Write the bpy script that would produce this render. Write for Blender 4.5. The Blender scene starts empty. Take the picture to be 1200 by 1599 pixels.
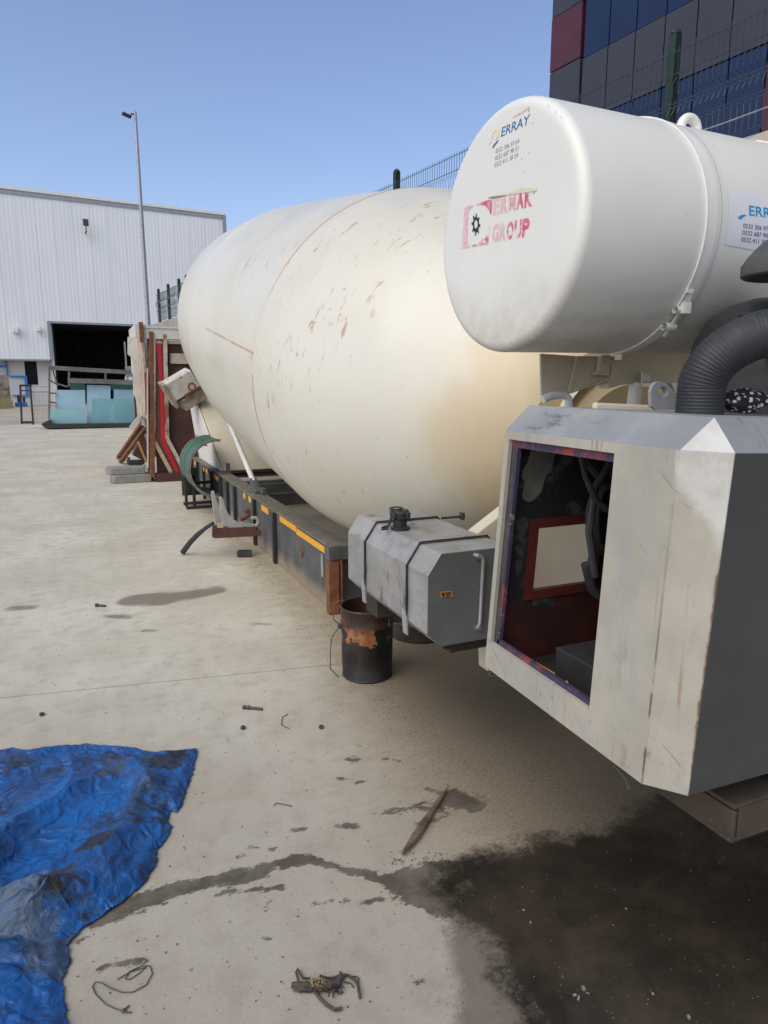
import bpy, bmesh, math, random
from mathutils import Vector, Matrix, noise
random.seed(7)
PI = math.pi
S = bpy.context.scene
C = S.collection

# ------------------------------------------------------------------ camera
FOC, PCX, PCY, HC, HOR = 1080., 600., 799.5, 1.6, 595.
pitch = math.atan((PCY-HOR)/FOC); fh = math.hypot(FOC, PCY-HOR)
yaw = math.atan((600-118)/fh); site = math.atan((600+40)/fh)-yaw
cd = bpy.data.cameras.new('camera'); cam = bpy.data.objects.new('camera', cd); C.objects.link(cam)
cd.sensor_fit = 'VERTICAL'; cd.sensor_height = 36; cd.lens = 36*FOC/1599
cd.clip_start = .05; cd.clip_end = 2000
cam.location = (0, 0, HC); cam.rotation_euler = (PI/2-pitch, 0, -yaw)
S.camera = cam
# ------------------------------------------------------------------ light
A = Vector((-math.sin(site), math.cos(site), 0)); B = Vector((math.cos(site), math.sin(site), 0))
SUN_EL = math.radians(48); az = math.radians(23)          # high hazy sun over the left shoulder: broad, soft light
sd = (-B*math.cos(az)-A*math.sin(az)); sd = Vector((sd.x*math.cos(SUN_EL), sd.y*math.cos(SUN_EL), math.sin(SUN_EL)))
W = bpy.data.worlds.new("World"); S.world = W; W.use_nodes = True
wn = W.node_tree; bg = wn.nodes['Background']; sky = wn.nodes.new('ShaderNodeTexSky')
sky.sky_type = 'NISHITA'; sky.sun_disc = False; sky.sun_elevation = SUN_EL
sky.sun_rotation = math.atan2(sd.x, sd.y); sky.altitude = 0; sky.air_density = 1.0; sky.dust_density = 1.6; sky.ozone_density = 1.6
tint = wn.nodes.new('ShaderNodeMix'); tint.data_type = 'RGBA'; tint.blend_type = 'MULTIPLY'; tint.inputs[0].default_value = 1; tint.inputs[7].default_value = (1.05, 1.0, 1.06, 1)
wn.links.new(sky.outputs[0], tint.inputs[6]); wn.links.new(tint.outputs[2], bg.inputs[0]); bg.inputs[1].default_value = 0.125
sl = bpy.data.lights.new('sun', 'SUN'); sl.energy = 1.2; sl.angle = math.radians(65); sl.color = (1, .945, .70)
so = bpy.data.objects.new('sun', sl); C.objects.link(so); so.rotation_euler = sd.to_track_quat('Z', 'Y').to_euler(); so.location = sd*60
S.view_settings.view_transform = 'Standard'; S.view_settings.look = 'None'; S.view_settings.gamma = 1
S.view_settings.exposure = 0.52
S.cycles.max_bounces = 8; S.cycles.diffuse_bounces = 5

# ------------------------------------------------------------------ survey helpers: turn measured image points into metres
cf = Vector((math.sin(yaw)*math.cos(pitch), math.cos(yaw)*math.cos(pitch), -math.sin(pitch)))
cr = Vector((math.cos(yaw), -math.sin(yaw), 0)); cdn = -cr.cross(cf)
C0 = Vector((0, 0, HC))
def ray(x, y): return cf+cr*((x-PCX)/FOC)+cdn*((y-PCY)/FOC)
def onp(x, y, n, c):
    d = ray(x, y); t = (c-n.dot(C0))/n.dot(d); return C0+d*t
def gz(x, y, z=0.): return onp(x, y, Vector((0, 0, 1)), z)
def gx(x, y, X): return onp(x, y, Vector((1, 0, 0)), X)
def gy(x, y, Y): return onp(x, y, Vector((0, 1, 0)), Y)
def ab(a, b, z=0.): return A*a+B*b+Vector((0, 0, z))

# ------------------------------------------------------------------ materials
class NT:
    def __init__(s, name):
        s.m = bpy.data.materials.new(name); s.m.use_nodes = True; s.t = s.m.node_tree
        s.b = s.t.nodes['Principled BSDF']; s.tc = s.t.nodes.new('ShaderNodeTexCoord')
    def n(s, ty, **k):
        o = s.t.nodes.new(ty)
        for a, b in k.items(): setattr(o, a, b)
        return o
    def l(s, a, b): s.t.links.new(a, b)
    def noise(s, scale, detail=6, rough=.6, vec=None, stretch=None, dist=0):
        o = s.n('ShaderNodeTexNoise'); o.inputs['Scale'].default_value = scale; o.inputs['Detail'].default_value = detail
        o.inputs['Roughness'].default_value = rough; o.inputs['Distortion'].default_value = dist
        v = vec or s.tc.outputs['Object']
        if stretch:
            mp = s.n('ShaderNodeMapping'); mp.inputs['Scale'].default_value = stretch; s.l(v, mp.inputs[0]); v = mp.outputs[0]
        s.l(v, o.inputs['Vector']); return o.outputs[0]
    def ramp(s, v, a, b, lo=0., hi=1.):
        o = s.n('ShaderNodeMapRange'); o.interpolation_type = 'SMOOTHSTEP'
        o.inputs[1].default_value = a; o.inputs[2].default_value = b; o.inputs[3].default_value = lo; o.inputs[4].default_value = hi
        s.l(v, o.inputs[0]); return o.outputs[0]
    def math(s, op, a, b=None):
        o = s.n('ShaderNodeMath', operation=op)
        for i, v in enumerate((a, b)):
            if v is None: continue
            if isinstance(v, (int, float)): o.inputs[i].default_value = v
            else: s.l(v, o.inputs[i])
        return o.outputs[0]
    def mix(s, f, a, b):
        o = s.n('ShaderNodeMix', data_type='RGBA')
        if isinstance(f, (int, float)): o.inputs[0].default_value = f
        else: s.l(f, o.inputs[0])
        for i, v in ((6, a), (7, b)):
            if isinstance(v, tuple): o.inputs[i].default_value = (*v[:3], 1)
            else: s.l(v, o.inputs[i])
        return o.outputs[2]
    def col(s, c):
        if isinstance(c, tuple): s.b.inputs['Base Color'].default_value = (*c, 1)
        else: s.l(c, s.b.inputs['Base Color'])
    def bump(s, h, strength=.3, dist=.01):
        o = s.n('ShaderNodeBump'); o.inputs['Strength'].default_value = strength; o.inputs['Distance'].default_value = dist
        s.l(h, o.inputs['Height']); s.l(o.outputs[0], s.b.inputs['Normal'])
def mat(name, c1, c2=None, scale=4, rough=.6, metal=0., spots=(), bump=0., bscale=60, spec=None, stretch=None):
    """spots: (colour, noise scale, threshold, softness, stretch or None)"""
    m = NT(name)
    c2 = c2 or tuple(v*.82 for v in c1)
    c = m.mix(m.ramp(m.noise(scale, 8, .65, stretch=stretch), .35, .68), c1, c2)
    for i, (sc, ns, th, so_, st) in enumerate(spots):
        f = m.ramp(m.noise(ns, 9, .68, stretch=st), th, th+so_)
        c = m.mix(f, c, sc)
    m.col(c)
    m.l(m.ramp(m.noise(scale*3, 5), .3, .7, max(rough-.12, .05), min(rough+.12, 1)), m.b.inputs['Roughness'])
    m.b.inputs['Metallic'].default_value = metal
    if bump: m.bump(m.noise(bscale, 6), bump, .004)
    return m.m
RUST = (.22, .085, .035); DRUST = (.11, .045, .025)
M = {}
M['cream'] = mat('cream paint', (.66, .60, .46), (.60, .53, .39), 2.5, .45, spots=[((.38, .27, .15), 6, .68, .1, None), ((.16, .12, .09), 40, .74, .04, None)])
M['white'] = mat('white paint', (.80, .79, .74), (.72, .71, .67), 3, .38, spots=[((.55, .48, .36), 8, .70, .12, None)])
M['darkframe'] = mat('grey frame paint', (.075, .082, .085), (.12, .12, .115), 5, .5, spots=[((.27, .23, .17), 3.0, .62, .2, (1, .4, 1)), (RUST, 14, .68, .05, None)], bump=.2)
M['dustytop'] = mat('dusty frame top', (.20, .175, .14), (.13, .12, .10), 8, .85, bump=.3)
M['rust'] = mat('rust', RUST, DRUST, 9, .85, spots=[((.35, .17, .07), 20, .58, .1, None), ((.05, .03, .025), 14, .62, .1, None)], bump=.5)
M['black'] = mat('black', (.018, .018, .02), (.035, .034, .033), 8, .55, bump=.2)
M['rubber'] = mat('rubber', (.022, .024, .028), (.05, .05, .053), 7, .6, bump=.1)
M['tape'] = mat('amber tape', (.85, .42, .02), (.75, .36, .03), 12, .45)
M['galv'] = mat('galvanised steel', (.42, .43, .44), (.30, .31, .32), 10, .45, .5)
M['dsteel'] = mat('dark steel', (.06, .058, .055), (.10, .09, .08), 20, .6, .3, spots=[(RUST, 30, .62, .08, None)], bump=.3)
M['glass'] = mat('dark glass', (.004, .013, .050), (.005, .016, .058), .5, .12)
M['spandrel'] = mat('grey cladding panel', (.034, .033, .046), (.03, .029, .041), .8, .45)
M['redpanel'] = mat('red cladding panel', (.070, .010, .020), (.060, .009, .017), .8, .4)
M['mullion'] = mat('mullion', (.015, .018, .028), None, 3, .5)
M['green'] = mat('green fence paint', (.006, .022, .012), (.010, .028, .016), 6, .5)
M['wire'] = mat('fence wire', (.025, .045, .06), None, 6, .5)
M['concrete'] = mat('old concrete', (.33, .32, .29), (.24, .23, .21), 3, .9, bump=.4, bscale=25)
M['terr'] = mat('terrace soil', (.25, .21, .15), (.18, .15, .11), .5, .95)
M['cladding'] = None
M['whitewall'] = mat('white render', (.75, .74, .71), (.68, .67, .64), .6, .8)
M['hallred'] = mat('orange sheet', (.7, .25, .08), None, 1, .6)
M['stone'] = mat('rubble stone', (.33, .27, .22), (.20, .16, .13), 3, .9, bump=.6, bscale=6)
M['dark'] = mat('dark interior', (.02, .021, .024), None, 1, .8)
M['girder'] = mat('interior steel', (.05, .052, .057), None, 1, .7)
M['blue'] = mat('bright blue paint', (.05, .25, .62), None, 2, .4)
M['straw'] = mat('dry grass', (.45, .36, .18), (.30, .25, .12), 8, .9)
M['rackwood'] = mat('weathered frame', (.12, .115, .11), (.19, .18, .165), 3, .85, spots=[((.05, .05, .05), 5, .6, .1, None)])
M['ironstand'] = mat('black iron', (.035, .033, .032), None, 5, .6)

# ------------------------------------------------------------------ mesh helpers
def nb(): return bmesh.new()
def box(bm, c, s, rot=None, bev=0):
    r = bmesh.ops.create_cube(bm, size=1, matrix=Matrix.Translation(Vector(c)) @ (rot.to_4x4() if rot else Matrix()) @ Matrix.Diagonal((*s, 1)))
    if bev:
        es = list({e for v in r['verts'] for e in v.link_edges})
        bmesh.ops.bevel(bm, geom=es, offset=bev, segments=2, affect='EDGES', profile=.6)
def bar(bm, p, q, w, h=None, up=Vector((0, 0, 1)), bev=0):
    p = Vector(p); q = Vector(q); d = q-p; L = d.length; z = d.normalized()
    x = up.cross(z)
    if x.length < 1e-3: x = Vector((1, 0, 0)).cross(z)
    x.normalize(); y = z.cross(x)
    R = Matrix((x, y, z)).transposed()
    box(bm, (p+q)/2, (w, h or w, L), R, bev)
def tube(bm, pts, r, seg=12, cap=True, closed=False):
    pts = [Vector(p) for p in pts]; n = len(pts); rings = []
    t0 = (pts[1]-pts[0]).normalized(); nrm = t0.orthogonal().normalized()
    for i, p in enumerate(pts):
        if closed: t = (pts[(i+1) % n]-pts[i-1]).normalized()
        else: t = (pts[min(i+1, n-1)]-pts[max(i-1, 0)]).normalized()
        nrm = (nrm-t*nrm.dot(t)).normalized(); b = t.cross(nrm)
        rr = r[i] if isinstance(r, (list, tuple)) else r
        rings.append([bm.verts.new(p+(nrm*math.cos(a)+b*math.sin(a))*rr) for a in [2*PI*k/seg for k in range(seg)]])
    m = n if closed else n-1
    for i in range(m):
        a, b = rings[i], rings[(i+1) % n]
        for k in range(seg): bm.faces.new((a[k], a[(k+1) % seg], b[(k+1) % seg], b[k]))
    if cap and not closed:
        bm.faces.new(rings[0][::-1]); bm.faces.new(rings[-1])
def lathe(bm, prof, base, axis=Vector((0, 0, 1)), seg=48, u=None, uv=None):
    """prof: (s, r) along axis"""
    axis = Vector(axis).normalized(); u = u or axis.orthogonal().normalized(); w = axis.cross(u); base = Vector(base)
    rings = []
    for s_, r_ in prof:
        if r_ < 1e-5: rings.append([bm.verts.new(base+axis*s_)])
        else: rings.append([bm.verts.new(base+axis*s_+(u*math.cos(a)+w*math.sin(a))*r_) for a in [2*PI*k/seg for k in range(seg)]])
    for i in range(len(rings)-1):
        a, b = rings[i], rings[i+1]
        for k in range(seg):
            k2 = (k+1) % seg
            if len(a) == 1 and len(b) == 1: continue
            if len(a) == 1: fc = (a[0], b[k2], b[k]); ids = ((i, k), (i+1, k+1), (i+1, k))
            elif len(b) == 1: fc = (a[k], a[k2], b[0]); ids = ((i, k), (i, k+1), (i+1, k))
            else: fc = (a[k], a[k2], b[k2], b[k]); ids = ((i, k), (i, k+1), (i+1, k+1), (i+1, k))
            f = bm.faces.new(fc)
            if uv is not None:
                for lp, (ii, kk) in zip(f.loops, ids): lp[uv].uv = (prof[ii][0], kk/seg)
def prism(bm, poly, vec):
    vec = Vector(vec); a = [bm.verts.new(Vector(p)) for p in poly]; b = [bm.verts.new(Vector(p)+vec) for p in poly]; n = len(a)
    bm.faces.new(a[::-1]); bm.faces.new(b)
    for i in range(n): bm.faces.new((a[i], a[(i+1) % n], b[(i+1) % n], b[i]))
def hexa(bm, lo, hi):
    """eight corners: four lower, four upper, both going round"""
    a = [bm.verts.new(Vector(p)) for p in lo]; b = [bm.verts.new(Vector(p)) for p in hi]
    bm.faces.new(a[::-1]); bm.faces.new(b)
    for i in range(4): bm.faces.new((a[i], a[(i+1) % 4], b[(i+1) % 4], b[i]))
def obj(name, bm, m, parent=None, smooth=False, bevel=0, ang=40):
    bmesh.ops.recalc_face_normals(bm, faces=bm.faces)
    me = bpy.data.meshes.new(name); bm.to_mesh(me); bm.free()
    o = bpy.data.objects.new(name, me); C.objects.link(o)
    me.materials.append(m)
    if smooth:
        me.polygons.foreach_set('use_smooth', [True]*len(me.polygons))
        me.set_sharp_from_angle(angle=math.radians(ang))
    if bevel:
        b = o.modifiers.new('b', 'BEVEL'); b.width = bevel; b.segments = 2; b.limit_method = 'ANGLE'; b.angle_limit = math.radians(35)
    if parent:
        o.parent = parent; o.matrix_parent_inverse = Matrix.Translation(-parent.location) if parent.type == 'EMPTY' else parent.matrix_basis.inverted() @ Matrix()
        if parent.parent and parent.type != 'EMPTY': o.matrix_parent_inverse = Matrix()
    return o
def thing(name, label, cat, loc=(0, 0, 0), group=None):
    o = bpy.data.objects.new(name, None); C.objects.link(o); o.location = loc; o.empty_display_size = .2
    o['label'] = label; o['category'] = cat
    if group: o['group'] = group
    return o
def tag(o, label, cat, group=None):
    o['label'] = label; o['category'] = cat
    if group: o['group'] = group
    return o
def struct(name, bm, m, **k):
    o = obj(name, bm, m, **k); o['kind'] = 'structure'; return o
# part of a thing: mesh is given in world metres
def part(name, bm, m, par, **k):
    o = obj(name, bm, m, None, **k)
    o.parent = par
    root = par
    while root.parent: root = root.parent
    o.matrix_parent_inverse = Matrix.Translation(-root.location) if par is root else Matrix()
    return o

# ================================================================== GROUND
def sdf_poly(px, py, P):
    d = 1e9; ins = False; n = len(P); j = n-1
    for i in range(n):
        x1, y1 = P[i]; x2, y2 = P[j]
        ex, ey = x2-x1, y2-y1; wx, wy = px-x1, py-y1
        t = max(0, min(1, (wx*ex+wy*ey)/(ex*ex+ey*ey+1e-12))); dx = wx-ex*t; dy = wy-ey*t
        d = min(d, dx*dx+dy*dy)
        if (y1 > py) != (y2 > py) and px < (x2-x1)*(py-y1)/(y2-y1)+x1: ins = not ins
        j = i
    d = math.sqrt(d); return d if ins else -d
def sdf_line(px, py, L):
    best = -1e9
    for i in range(len(L)-1):
        x1, y1, w1 = L[i]; x2, y2, w2 = L[i+1]
        ex, ey = x2-x1, y2-y1; wx, wy = px-x1, py-y1
        t = max(0, min(1, (wx*ex+wy*ey)/(ex*ex+ey*ey+1e-12))); dx = wx-ex*t; dy = wy-ey*t
        best = max(best, (w1+(w2-w1)*t)-math.hypot(dx, dy))
    return best
def G2(L): return [tuple(gz(x, y)[:2]) for x, y in L]
def G3(L):
    o = []
    for x, y, w in L:
        p = gz(x, y); o.append((p.x, p.y, w*(p-C0).length/FOC*.5*(1+(p-C0).length/1.6)))
    return o
OIL_SHADE = G2([(700, 1350), (740, 1330), (840, 1306), (930, 1290), (985, 1262), (1030, 1235), (1200, 1250), (1500, 1300), (1500, 2100), (840, 2100), (800, 1599), (785, 1540), (770, 1490), (730, 1462), (700, 1445), (690, 1420), (680, 1385)])  # outline of the oil stain and the shade painted in with it
DARK_BAND = G2([(680, 1365), (700, 1345), (760, 1330), (900, 1330), (900, 2100), (704, 2100), (702, 1599), (700, 1500), (688, 1440)])  # darker band along the left side of that patch
TR = [G3(l) for l in (
    [(150, 1440, 10), (200, 1418, 14), (240, 1400, 15), (290, 1386, 12), (330, 1378, 10), (370, 1370, 13), (400, 1365, 12), (425, 1352, 9), (455, 1344, 10), (485, 1343, 9), (520, 1351, 6), (560, 1362, 7), (600, 1372, 10), (650, 1368, 16), (700, 1362, 22)],
    [(600, 1372, 8), (640, 1392, 18), (690, 1405, 26)], [(180, 1432, 4), (120, 1470, 3), (108, 1474, 2)], [(160, 1512, 3), (210, 1502, 4), (232, 1498, 1)],
    [(340, 1397, 3), (400, 1388, 5), (440, 1386, 5)], [(540, 1408, 4), (580, 1406, 4), (620, 1402, 6)], [(490, 1412, 3), (520, 1404, 4)])]
SPL = [G3(l) for l in ([(690, 1252, 8), (712, 1248, 17), (735, 1255, 14), (752, 1256, 7)], [(585, 1272, 2), (620, 1268, 3), (650, 1262, 4), (690, 1262, 6)], [(600, 1266, 1), (650, 1256, 3), (690, 1250, 5)], [(668, 1232, 3), (700, 1240, 5)], [(740, 1240, 4), (756, 1246, 2)], [(700, 1275, 5), (650, 1288, 2)],
    [(530, 1290, 5), (552, 1288, 6)], [(460, 1295, 4), (475, 1293, 4)], [(548, 1187, 5), (556, 1187, 5)], [(415, 1420, 4), (420, 1410, 4)], [(503, 1421, 3), (503, 1421, 3.2)], [(416, 1465, 3), (418, 1464, 3)], [(655, 1535, 3), (660, 1533, 3)], [(430, 1325, 4), (424, 1325, 4)], [(370, 1338, 3), (382, 1336, 3)], [(388, 1322, 2), (402, 1325, 3)], [(530, 1215, 4), (548, 1215, 3)], [(560, 1220, 3), (570, 1220, 3)], [(600, 1185, 3), (622, 1188, 2)])]
OLD = [G3(l) for l in ([(215, 937, 14), (250, 935, 16), (290, 930, 12), (335, 922, 10)], [(170, 962, 5), (200, 964, 5)], [(225, 985, 4), (240, 985, 4)], [(395, 974, 3), (420, 975, 3)], [(20, 950, 6), (50, 948, 6)], [(0, 708, 1.5), (50, 707, 1.2)], [(0, 775, 1.3), (60, 775, .8)])]
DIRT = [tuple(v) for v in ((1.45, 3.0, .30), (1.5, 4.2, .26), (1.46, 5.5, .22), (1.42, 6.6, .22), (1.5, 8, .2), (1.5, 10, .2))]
DIRT_SHADE = [(2.0, 4.4, .75), (2.0, 2.9, .90), (2.0, 2.2, .98), (1.9, 1.7, .85)]  # dirt plus painted contact shade under and around the mixer front
def axis_vals(lo, hi, f0, f1, fine, far):
    v = []; x = f0
    while x < f1: v.append(x); x += fine
    st = fine; y = f0
    L = []
    while y > lo: st *= far; y -= st; L.append(y)
    st = fine; y = v[-1]; R = []
    while y < hi: st *= far; y += st; R.append(y)
    return L[::-1]+v+R
def make_ground():
    xs = axis_vals(-600, 600, -.5, 2.1, .0125, 1.18); ys = axis_vals(-300, 900, 1.0, 4.6, .0125, 1.09)
    nx, ny = len(xs), len(ys); vs = []; colr = []
    for y in ys:
        for x in xs:
            vs.append((x, y, 0.))
            if -1.2 < x < 4 and .4 < y < 16:
                oil = sdf_poly(x, y, OIL_SHADE) if x > .7 and y < 2.6 else -9  # oil stain plus the painted shade
                dm = sdf_poly(x, y, DARK_BAND) if x > .6 and y < 2.4 else -9
                tr = max(sdf_line(x, y, l) for l in TR) if y < 2.3 else -9
                sp = max(sdf_line(x, y, l) for l in SPL) if y < 3.0 else -9
                old = max(sdf_line(x, y, l) for l in OLD) if y > 3 else -9
                di = max(sdf_line(x, y, DIRT), sdf_line(x, y, DIRT_SHADE))
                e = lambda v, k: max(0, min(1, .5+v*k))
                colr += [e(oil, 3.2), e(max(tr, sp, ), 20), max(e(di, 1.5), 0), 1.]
                colr[-1] = max(e(old, 10), e(dm, 9)*1.0 if dm > old else 0)
            else: colr += [0, 0, 0, 0]
    fs = [(j*nx+i, j*nx+i+1, (j+1)*nx+i+1, (j+1)*nx+i) for j in range(ny-1) for i in range(nx-1)]
    me = bpy.data.meshes.new('ground'); me.from_pydata(vs, [], fs)
    at = me.color_attributes.new('stain', 'FLOAT_COLOR', 'POINT'); at.data.foreach_set('color', colr)  # oil and dirt channels also hold painted shade
    o = bpy.data.objects.new('ground', me); C.objects.link(o); o['kind'] = 'structure'
    m = NT('yard concrete'); P = m.tc.outputs['Object']
    at = m.n('ShaderNodeAttribute'); at.attribute_name = 'stain'; sp = m.n('ShaderNodeSeparateColor'); m.l(at.outputs['Color'], sp.inputs[0])
    OIL_SHADEa, WET, DI, OL = sp.outputs[0], sp.outputs[1], sp.outputs[2], at.outputs['Alpha']
    n1 = m.noise(1.1, 8, .6); n2 = m.noise(9, 8, .65); n3 = m.noise(70, 6, .7); n4 = m.noise(4, 10, .75, stretch=(1, 2.2, 1)); n5 = m.noise(260, 3, .6)
    c = m.mix(m.ramp(n1, .32, .68), (.58, .55, .455), (.47, .435, .345))
    c = m.mix(m.ramp(n2, .45, .72, 0, .7), c, (.38, .35, .285))
    c = m.mix(m.ramp(n2, .2, .42, .4, 0), c, (.65, .625, .55))
    c = m.mix(m.ramp(n3, .52, .72, 0, .5), c, (.34, .31, .26))
    c = m.mix(m.ramp(n5, .30, .44, .35, 0), c, (.74, .72, .68))
    c = m.mix(m.ramp(m.noise(38, 2, .5), .70, .74, 0, .8), c, (.16, .14, .115))
    c = m.mix(m.ramp(m.noise(120, 3, .6), .62, .72, 0, .5), c, (.22, .195, .16))
    c = m.mix(m.ramp(m.noise(3.4, 10, .85), .50, .66, 0, .35), c, (.36, .325, .26))     # pits and grit
    c = m.mix(m.ramp(m.noise(2.3, 9, .8), .60, .72, 0, .45), c, (.38, .33, .26))
    # shade over the near ground painted into the concrete, stronger toward the camera
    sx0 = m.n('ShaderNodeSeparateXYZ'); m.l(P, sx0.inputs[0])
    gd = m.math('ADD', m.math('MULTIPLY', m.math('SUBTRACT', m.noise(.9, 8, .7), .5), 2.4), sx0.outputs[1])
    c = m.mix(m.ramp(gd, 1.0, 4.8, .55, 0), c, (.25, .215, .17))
    # dirt along the frame, painted darker for contact shade at the mixer front
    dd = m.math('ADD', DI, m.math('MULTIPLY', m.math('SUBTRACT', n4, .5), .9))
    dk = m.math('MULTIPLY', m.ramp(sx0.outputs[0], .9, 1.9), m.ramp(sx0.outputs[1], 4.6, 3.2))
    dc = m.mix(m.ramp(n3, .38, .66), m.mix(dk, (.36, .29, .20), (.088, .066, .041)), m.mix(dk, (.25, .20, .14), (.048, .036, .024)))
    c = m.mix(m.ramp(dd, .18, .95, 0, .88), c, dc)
    # old grey marks and the dark band
    oo = m.math('ADD', OL, m.math('MULTIPLY', m.math('SUBTRACT', n4, .5), 1.0))
    c = m.mix(m.ramp(oo, .42, .95, 0, .75), c, (.13, .108, .08))
    # wet run
    wet = m.math('ADD', WET, m.math('MULTIPLY', m.math('SUBTRACT', m.noise(17, 10, .78, stretch=(.75, 1.5, 1)), .5), 2.8))
    wf = m.ramp(wet, .52, .66, 0, 1)
    c = m.mix(m.math('MULTIPLY', wf, .92), c, m.mix(m.ramp(n2, .4, .6), (.135, .115, .088), (.075, .062, .046)))
    # dried drips everywhere near the run
    dr = m.ramp(m.noise(15, 8, .78, stretch=(.6, 2.4, 1)), .655, .68, 0, .7)
    c = m.mix(m.math('MULTIPLY', dr, m.math('MULTIPLY', m.ramp(m.noise(1.7, 3), .45, .58), m.ramp(sx0.outputs[1], 3.6, 2.4))), c, (.2, .185, .16))
    # oil stain, with the shade lying over it painted in
    ol = m.math('ADD', OIL_SHADEa, m.math('MULTIPLY', m.math('SUBTRACT', m.noise(7, 10, .72), .5), 1.1))
    ol = m.math('ADD', ol, m.math('MULTIPLY', m.math('SUBTRACT', n3, .5), .35))
    of = m.ramp(ol, .34, .74, 0, .94)
    oc = m.mix(m.ramp(m.noise(3, 9, .7), .4, .66), (.011, .0085, .0055), (.040, .030, .019))
    oc = m.mix(m.ramp(n5, .28, .36, .35, 0), oc, (.12, .10, .08))
    c = m.mix(of, c, oc)
    # slab joint, crossing the yard
    sx = m.n('ShaderNodeSeparateXYZ'); m.l(P, sx.inputs[0])
    J1, J2 = gz(0, 1090), gz(520, 1038); jd = (J2-J1).normalized()
    dist = m.math('ADD', m.math('SUBTRACT', m.math('MULTIPLY', sx.outputs[1], jd.x), m.math('MULTIPLY', sx.outputs[0], jd.y)), -(J1.y*jd.x-J1.x*jd.y))
    dist = m.math('ADD', dist, m.math('MULTIPLY', m.math('SUBTRACT', m.noise(5, 4), .5), .02))
    jf = m.ramp(m.math('ABSOLUTE', m.math('SNAP', dist, 0.0) if False else dist), .0025, .006, .6, 0)
    c = m.mix(jf, c, (.14, .12, .10))
    # beyond the slab: sandy ground
    aa = m.math('ADD', m.math('MULTIPLY', sx.outputs[1], A.y), m.math('MULTIPLY', sx.outputs[0], A.x))
    c = m.mix(m.ramp(aa, 28.6, 29.4), c, m.mix(m.ramp(m.noise(.3, 6), .4, .6), (.42, .36, .28), (.34, .31, .27)))
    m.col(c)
    r = m.math('SUBTRACT', .92, m.math('MULTIPLY', of, .42)); r = m.math('SUBTRACT', r, m.math('MULTIPLY', wf, .25)); m.l(r, m.b.inputs['Roughness'])
    m.b.inputs['Specular IOR Level'].default_value = .22
    m.bump(m.math('ADD', m.math('MULTIPLY', n3, .6), m.math('ADD', m.math('MULTIPLY', n2, .8), m.math('MULTIPLY', n5, .3))), .35, .006)
    me.materials.append(m.m)
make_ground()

# ================================================================== FACTORY HALL
def clad(name, c1, c2, pitch_):
    m = NT(name); sx = m.n('ShaderNodeSeparateXYZ'); m.l(m.tc.outputs['Object'], sx.inputs[0])
    b = m.math('ADD', m.math('MULTIPLY', sx.outputs[0], B.x), m.math('MULTIPLY', sx.outputs[1], B.y))
    fr = m.math('FRACT', m.math('DIVIDE', b, pitch_)); e = m.ramp(m.math('ABSOLUTE', m.math('SUBTRACT', fr, .5)), .43, .5, 0, 1)
    fine = m.math('SINE', m.math('MULTIPLY', b, 2*PI/.25))
    c = m.mix(m.math('MULTIPLY', e, .35), m.mix(m.ramp(m.noise(.25, 5, stretch=(1, 1, .25)), .35, .65), c1, c2), tuple(v*.72 for v in c1))
    c = m.mix(m.ramp(m.noise(1.2, 6, .7, stretch=(1, 1, .06)), .5, .75, 0, .3), c, tuple(v*.85 for v in c1))
    m.col(c); m.b.inputs['Roughness'].default_value = .5
    m.bump(m.math('ADD', fine, m.math('MULTIPLY', e, -3)), .16, .02); return m.m
M['cladding'] = clad('hall cladding', (.82, .84, .84), (.77, .79, .80), 1.1)
SR = Matrix((B, A, Vector((0, 0, 1)))).transposed()
def sbox(bm, a0, a1, b0, b1, z0, z1, bev=0): box(bm, ab((a0+a1)/2, (b0+b1)/2, (z0+z1)/2), (abs(b1-b0), abs(a1-a0), abs(z1-z0)), SR, bev)
H = thing('factory_hall', 'large pale grey metal clad factory hall with dark open gateway behind the yard', 'factory hall', ab(52, 5))
b = nb(); sbox(b, 52, 52.3, -30, 16.8, 5.38, 13.4); sbox(b, 52, 52.3, -30, 4.55, 3.0, 5.38); sbox(b, 52, 52.3, 13.5, 16.8, 0, 5.38)
sbox(b, 52.3, 90, 16.5, 16.8, 0, 13.4); sbox(b, 52.3, 90, -30, -29.7, 0, 13.4); sbox(b, 89.7, 90, -29.7, 16.5, 0, 13.4)
part('wall', b, M['cladding'], H)
b = nb(); sbox(b, 51.9, 90, -30.1, 16.95, 13.42, 13.6); part('roof', b, M['white'], H)
b = nb(); sbox(b, 51.93, 51.99, 16.68, 16.95, 0, 13.4); sbox(b, 51.94, 51.99, -30, 16.66, 13.15, 13.4); part('edge_trim', b, M['galv'], H)
b = nb(); sbox(b, 52.9, 53.1, -30, 3.0, 0, 3.0); sbox(b, 52.9, 53.1, 3.75, 4.8, 0, 3.0); sbox(b, 52.9, 53.1, 3.0, 3.75, 2.9, 3.0); sbox(b, 52.9, 53.1, 3.0, 3.75, 0, 1.35); sbox(b, 52.3, 53.1, 4.62, 4.8, 0, 5.4)
part('recessed_wall', b, M['whitewall'], H)
b = nb(); sbox(b, 53.3, 53.35, 2.9, 3.8, 1.3, 3.0); part('window', b, M['dark'], H)
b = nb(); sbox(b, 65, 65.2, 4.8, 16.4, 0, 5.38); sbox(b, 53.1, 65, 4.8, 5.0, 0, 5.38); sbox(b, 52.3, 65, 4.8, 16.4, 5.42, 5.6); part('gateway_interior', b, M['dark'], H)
b = nb()
for z in (1.2, 2.2, 3.2, 4.3): sbox(b, 64.8, 64.95, 5, 16.4, z, z+.07)
for q in range(6): sbox(b, 64.7, 64.85, 6+q*1.8, 6.1+q*1.8, 0, 5.4)
for q in range(4): sbox(b, 56+q*.8, 56.7+q*.8, 6.0+q*1.1, 6.7+q*1.1, 0, .9+.5*(q % 2))
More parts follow.
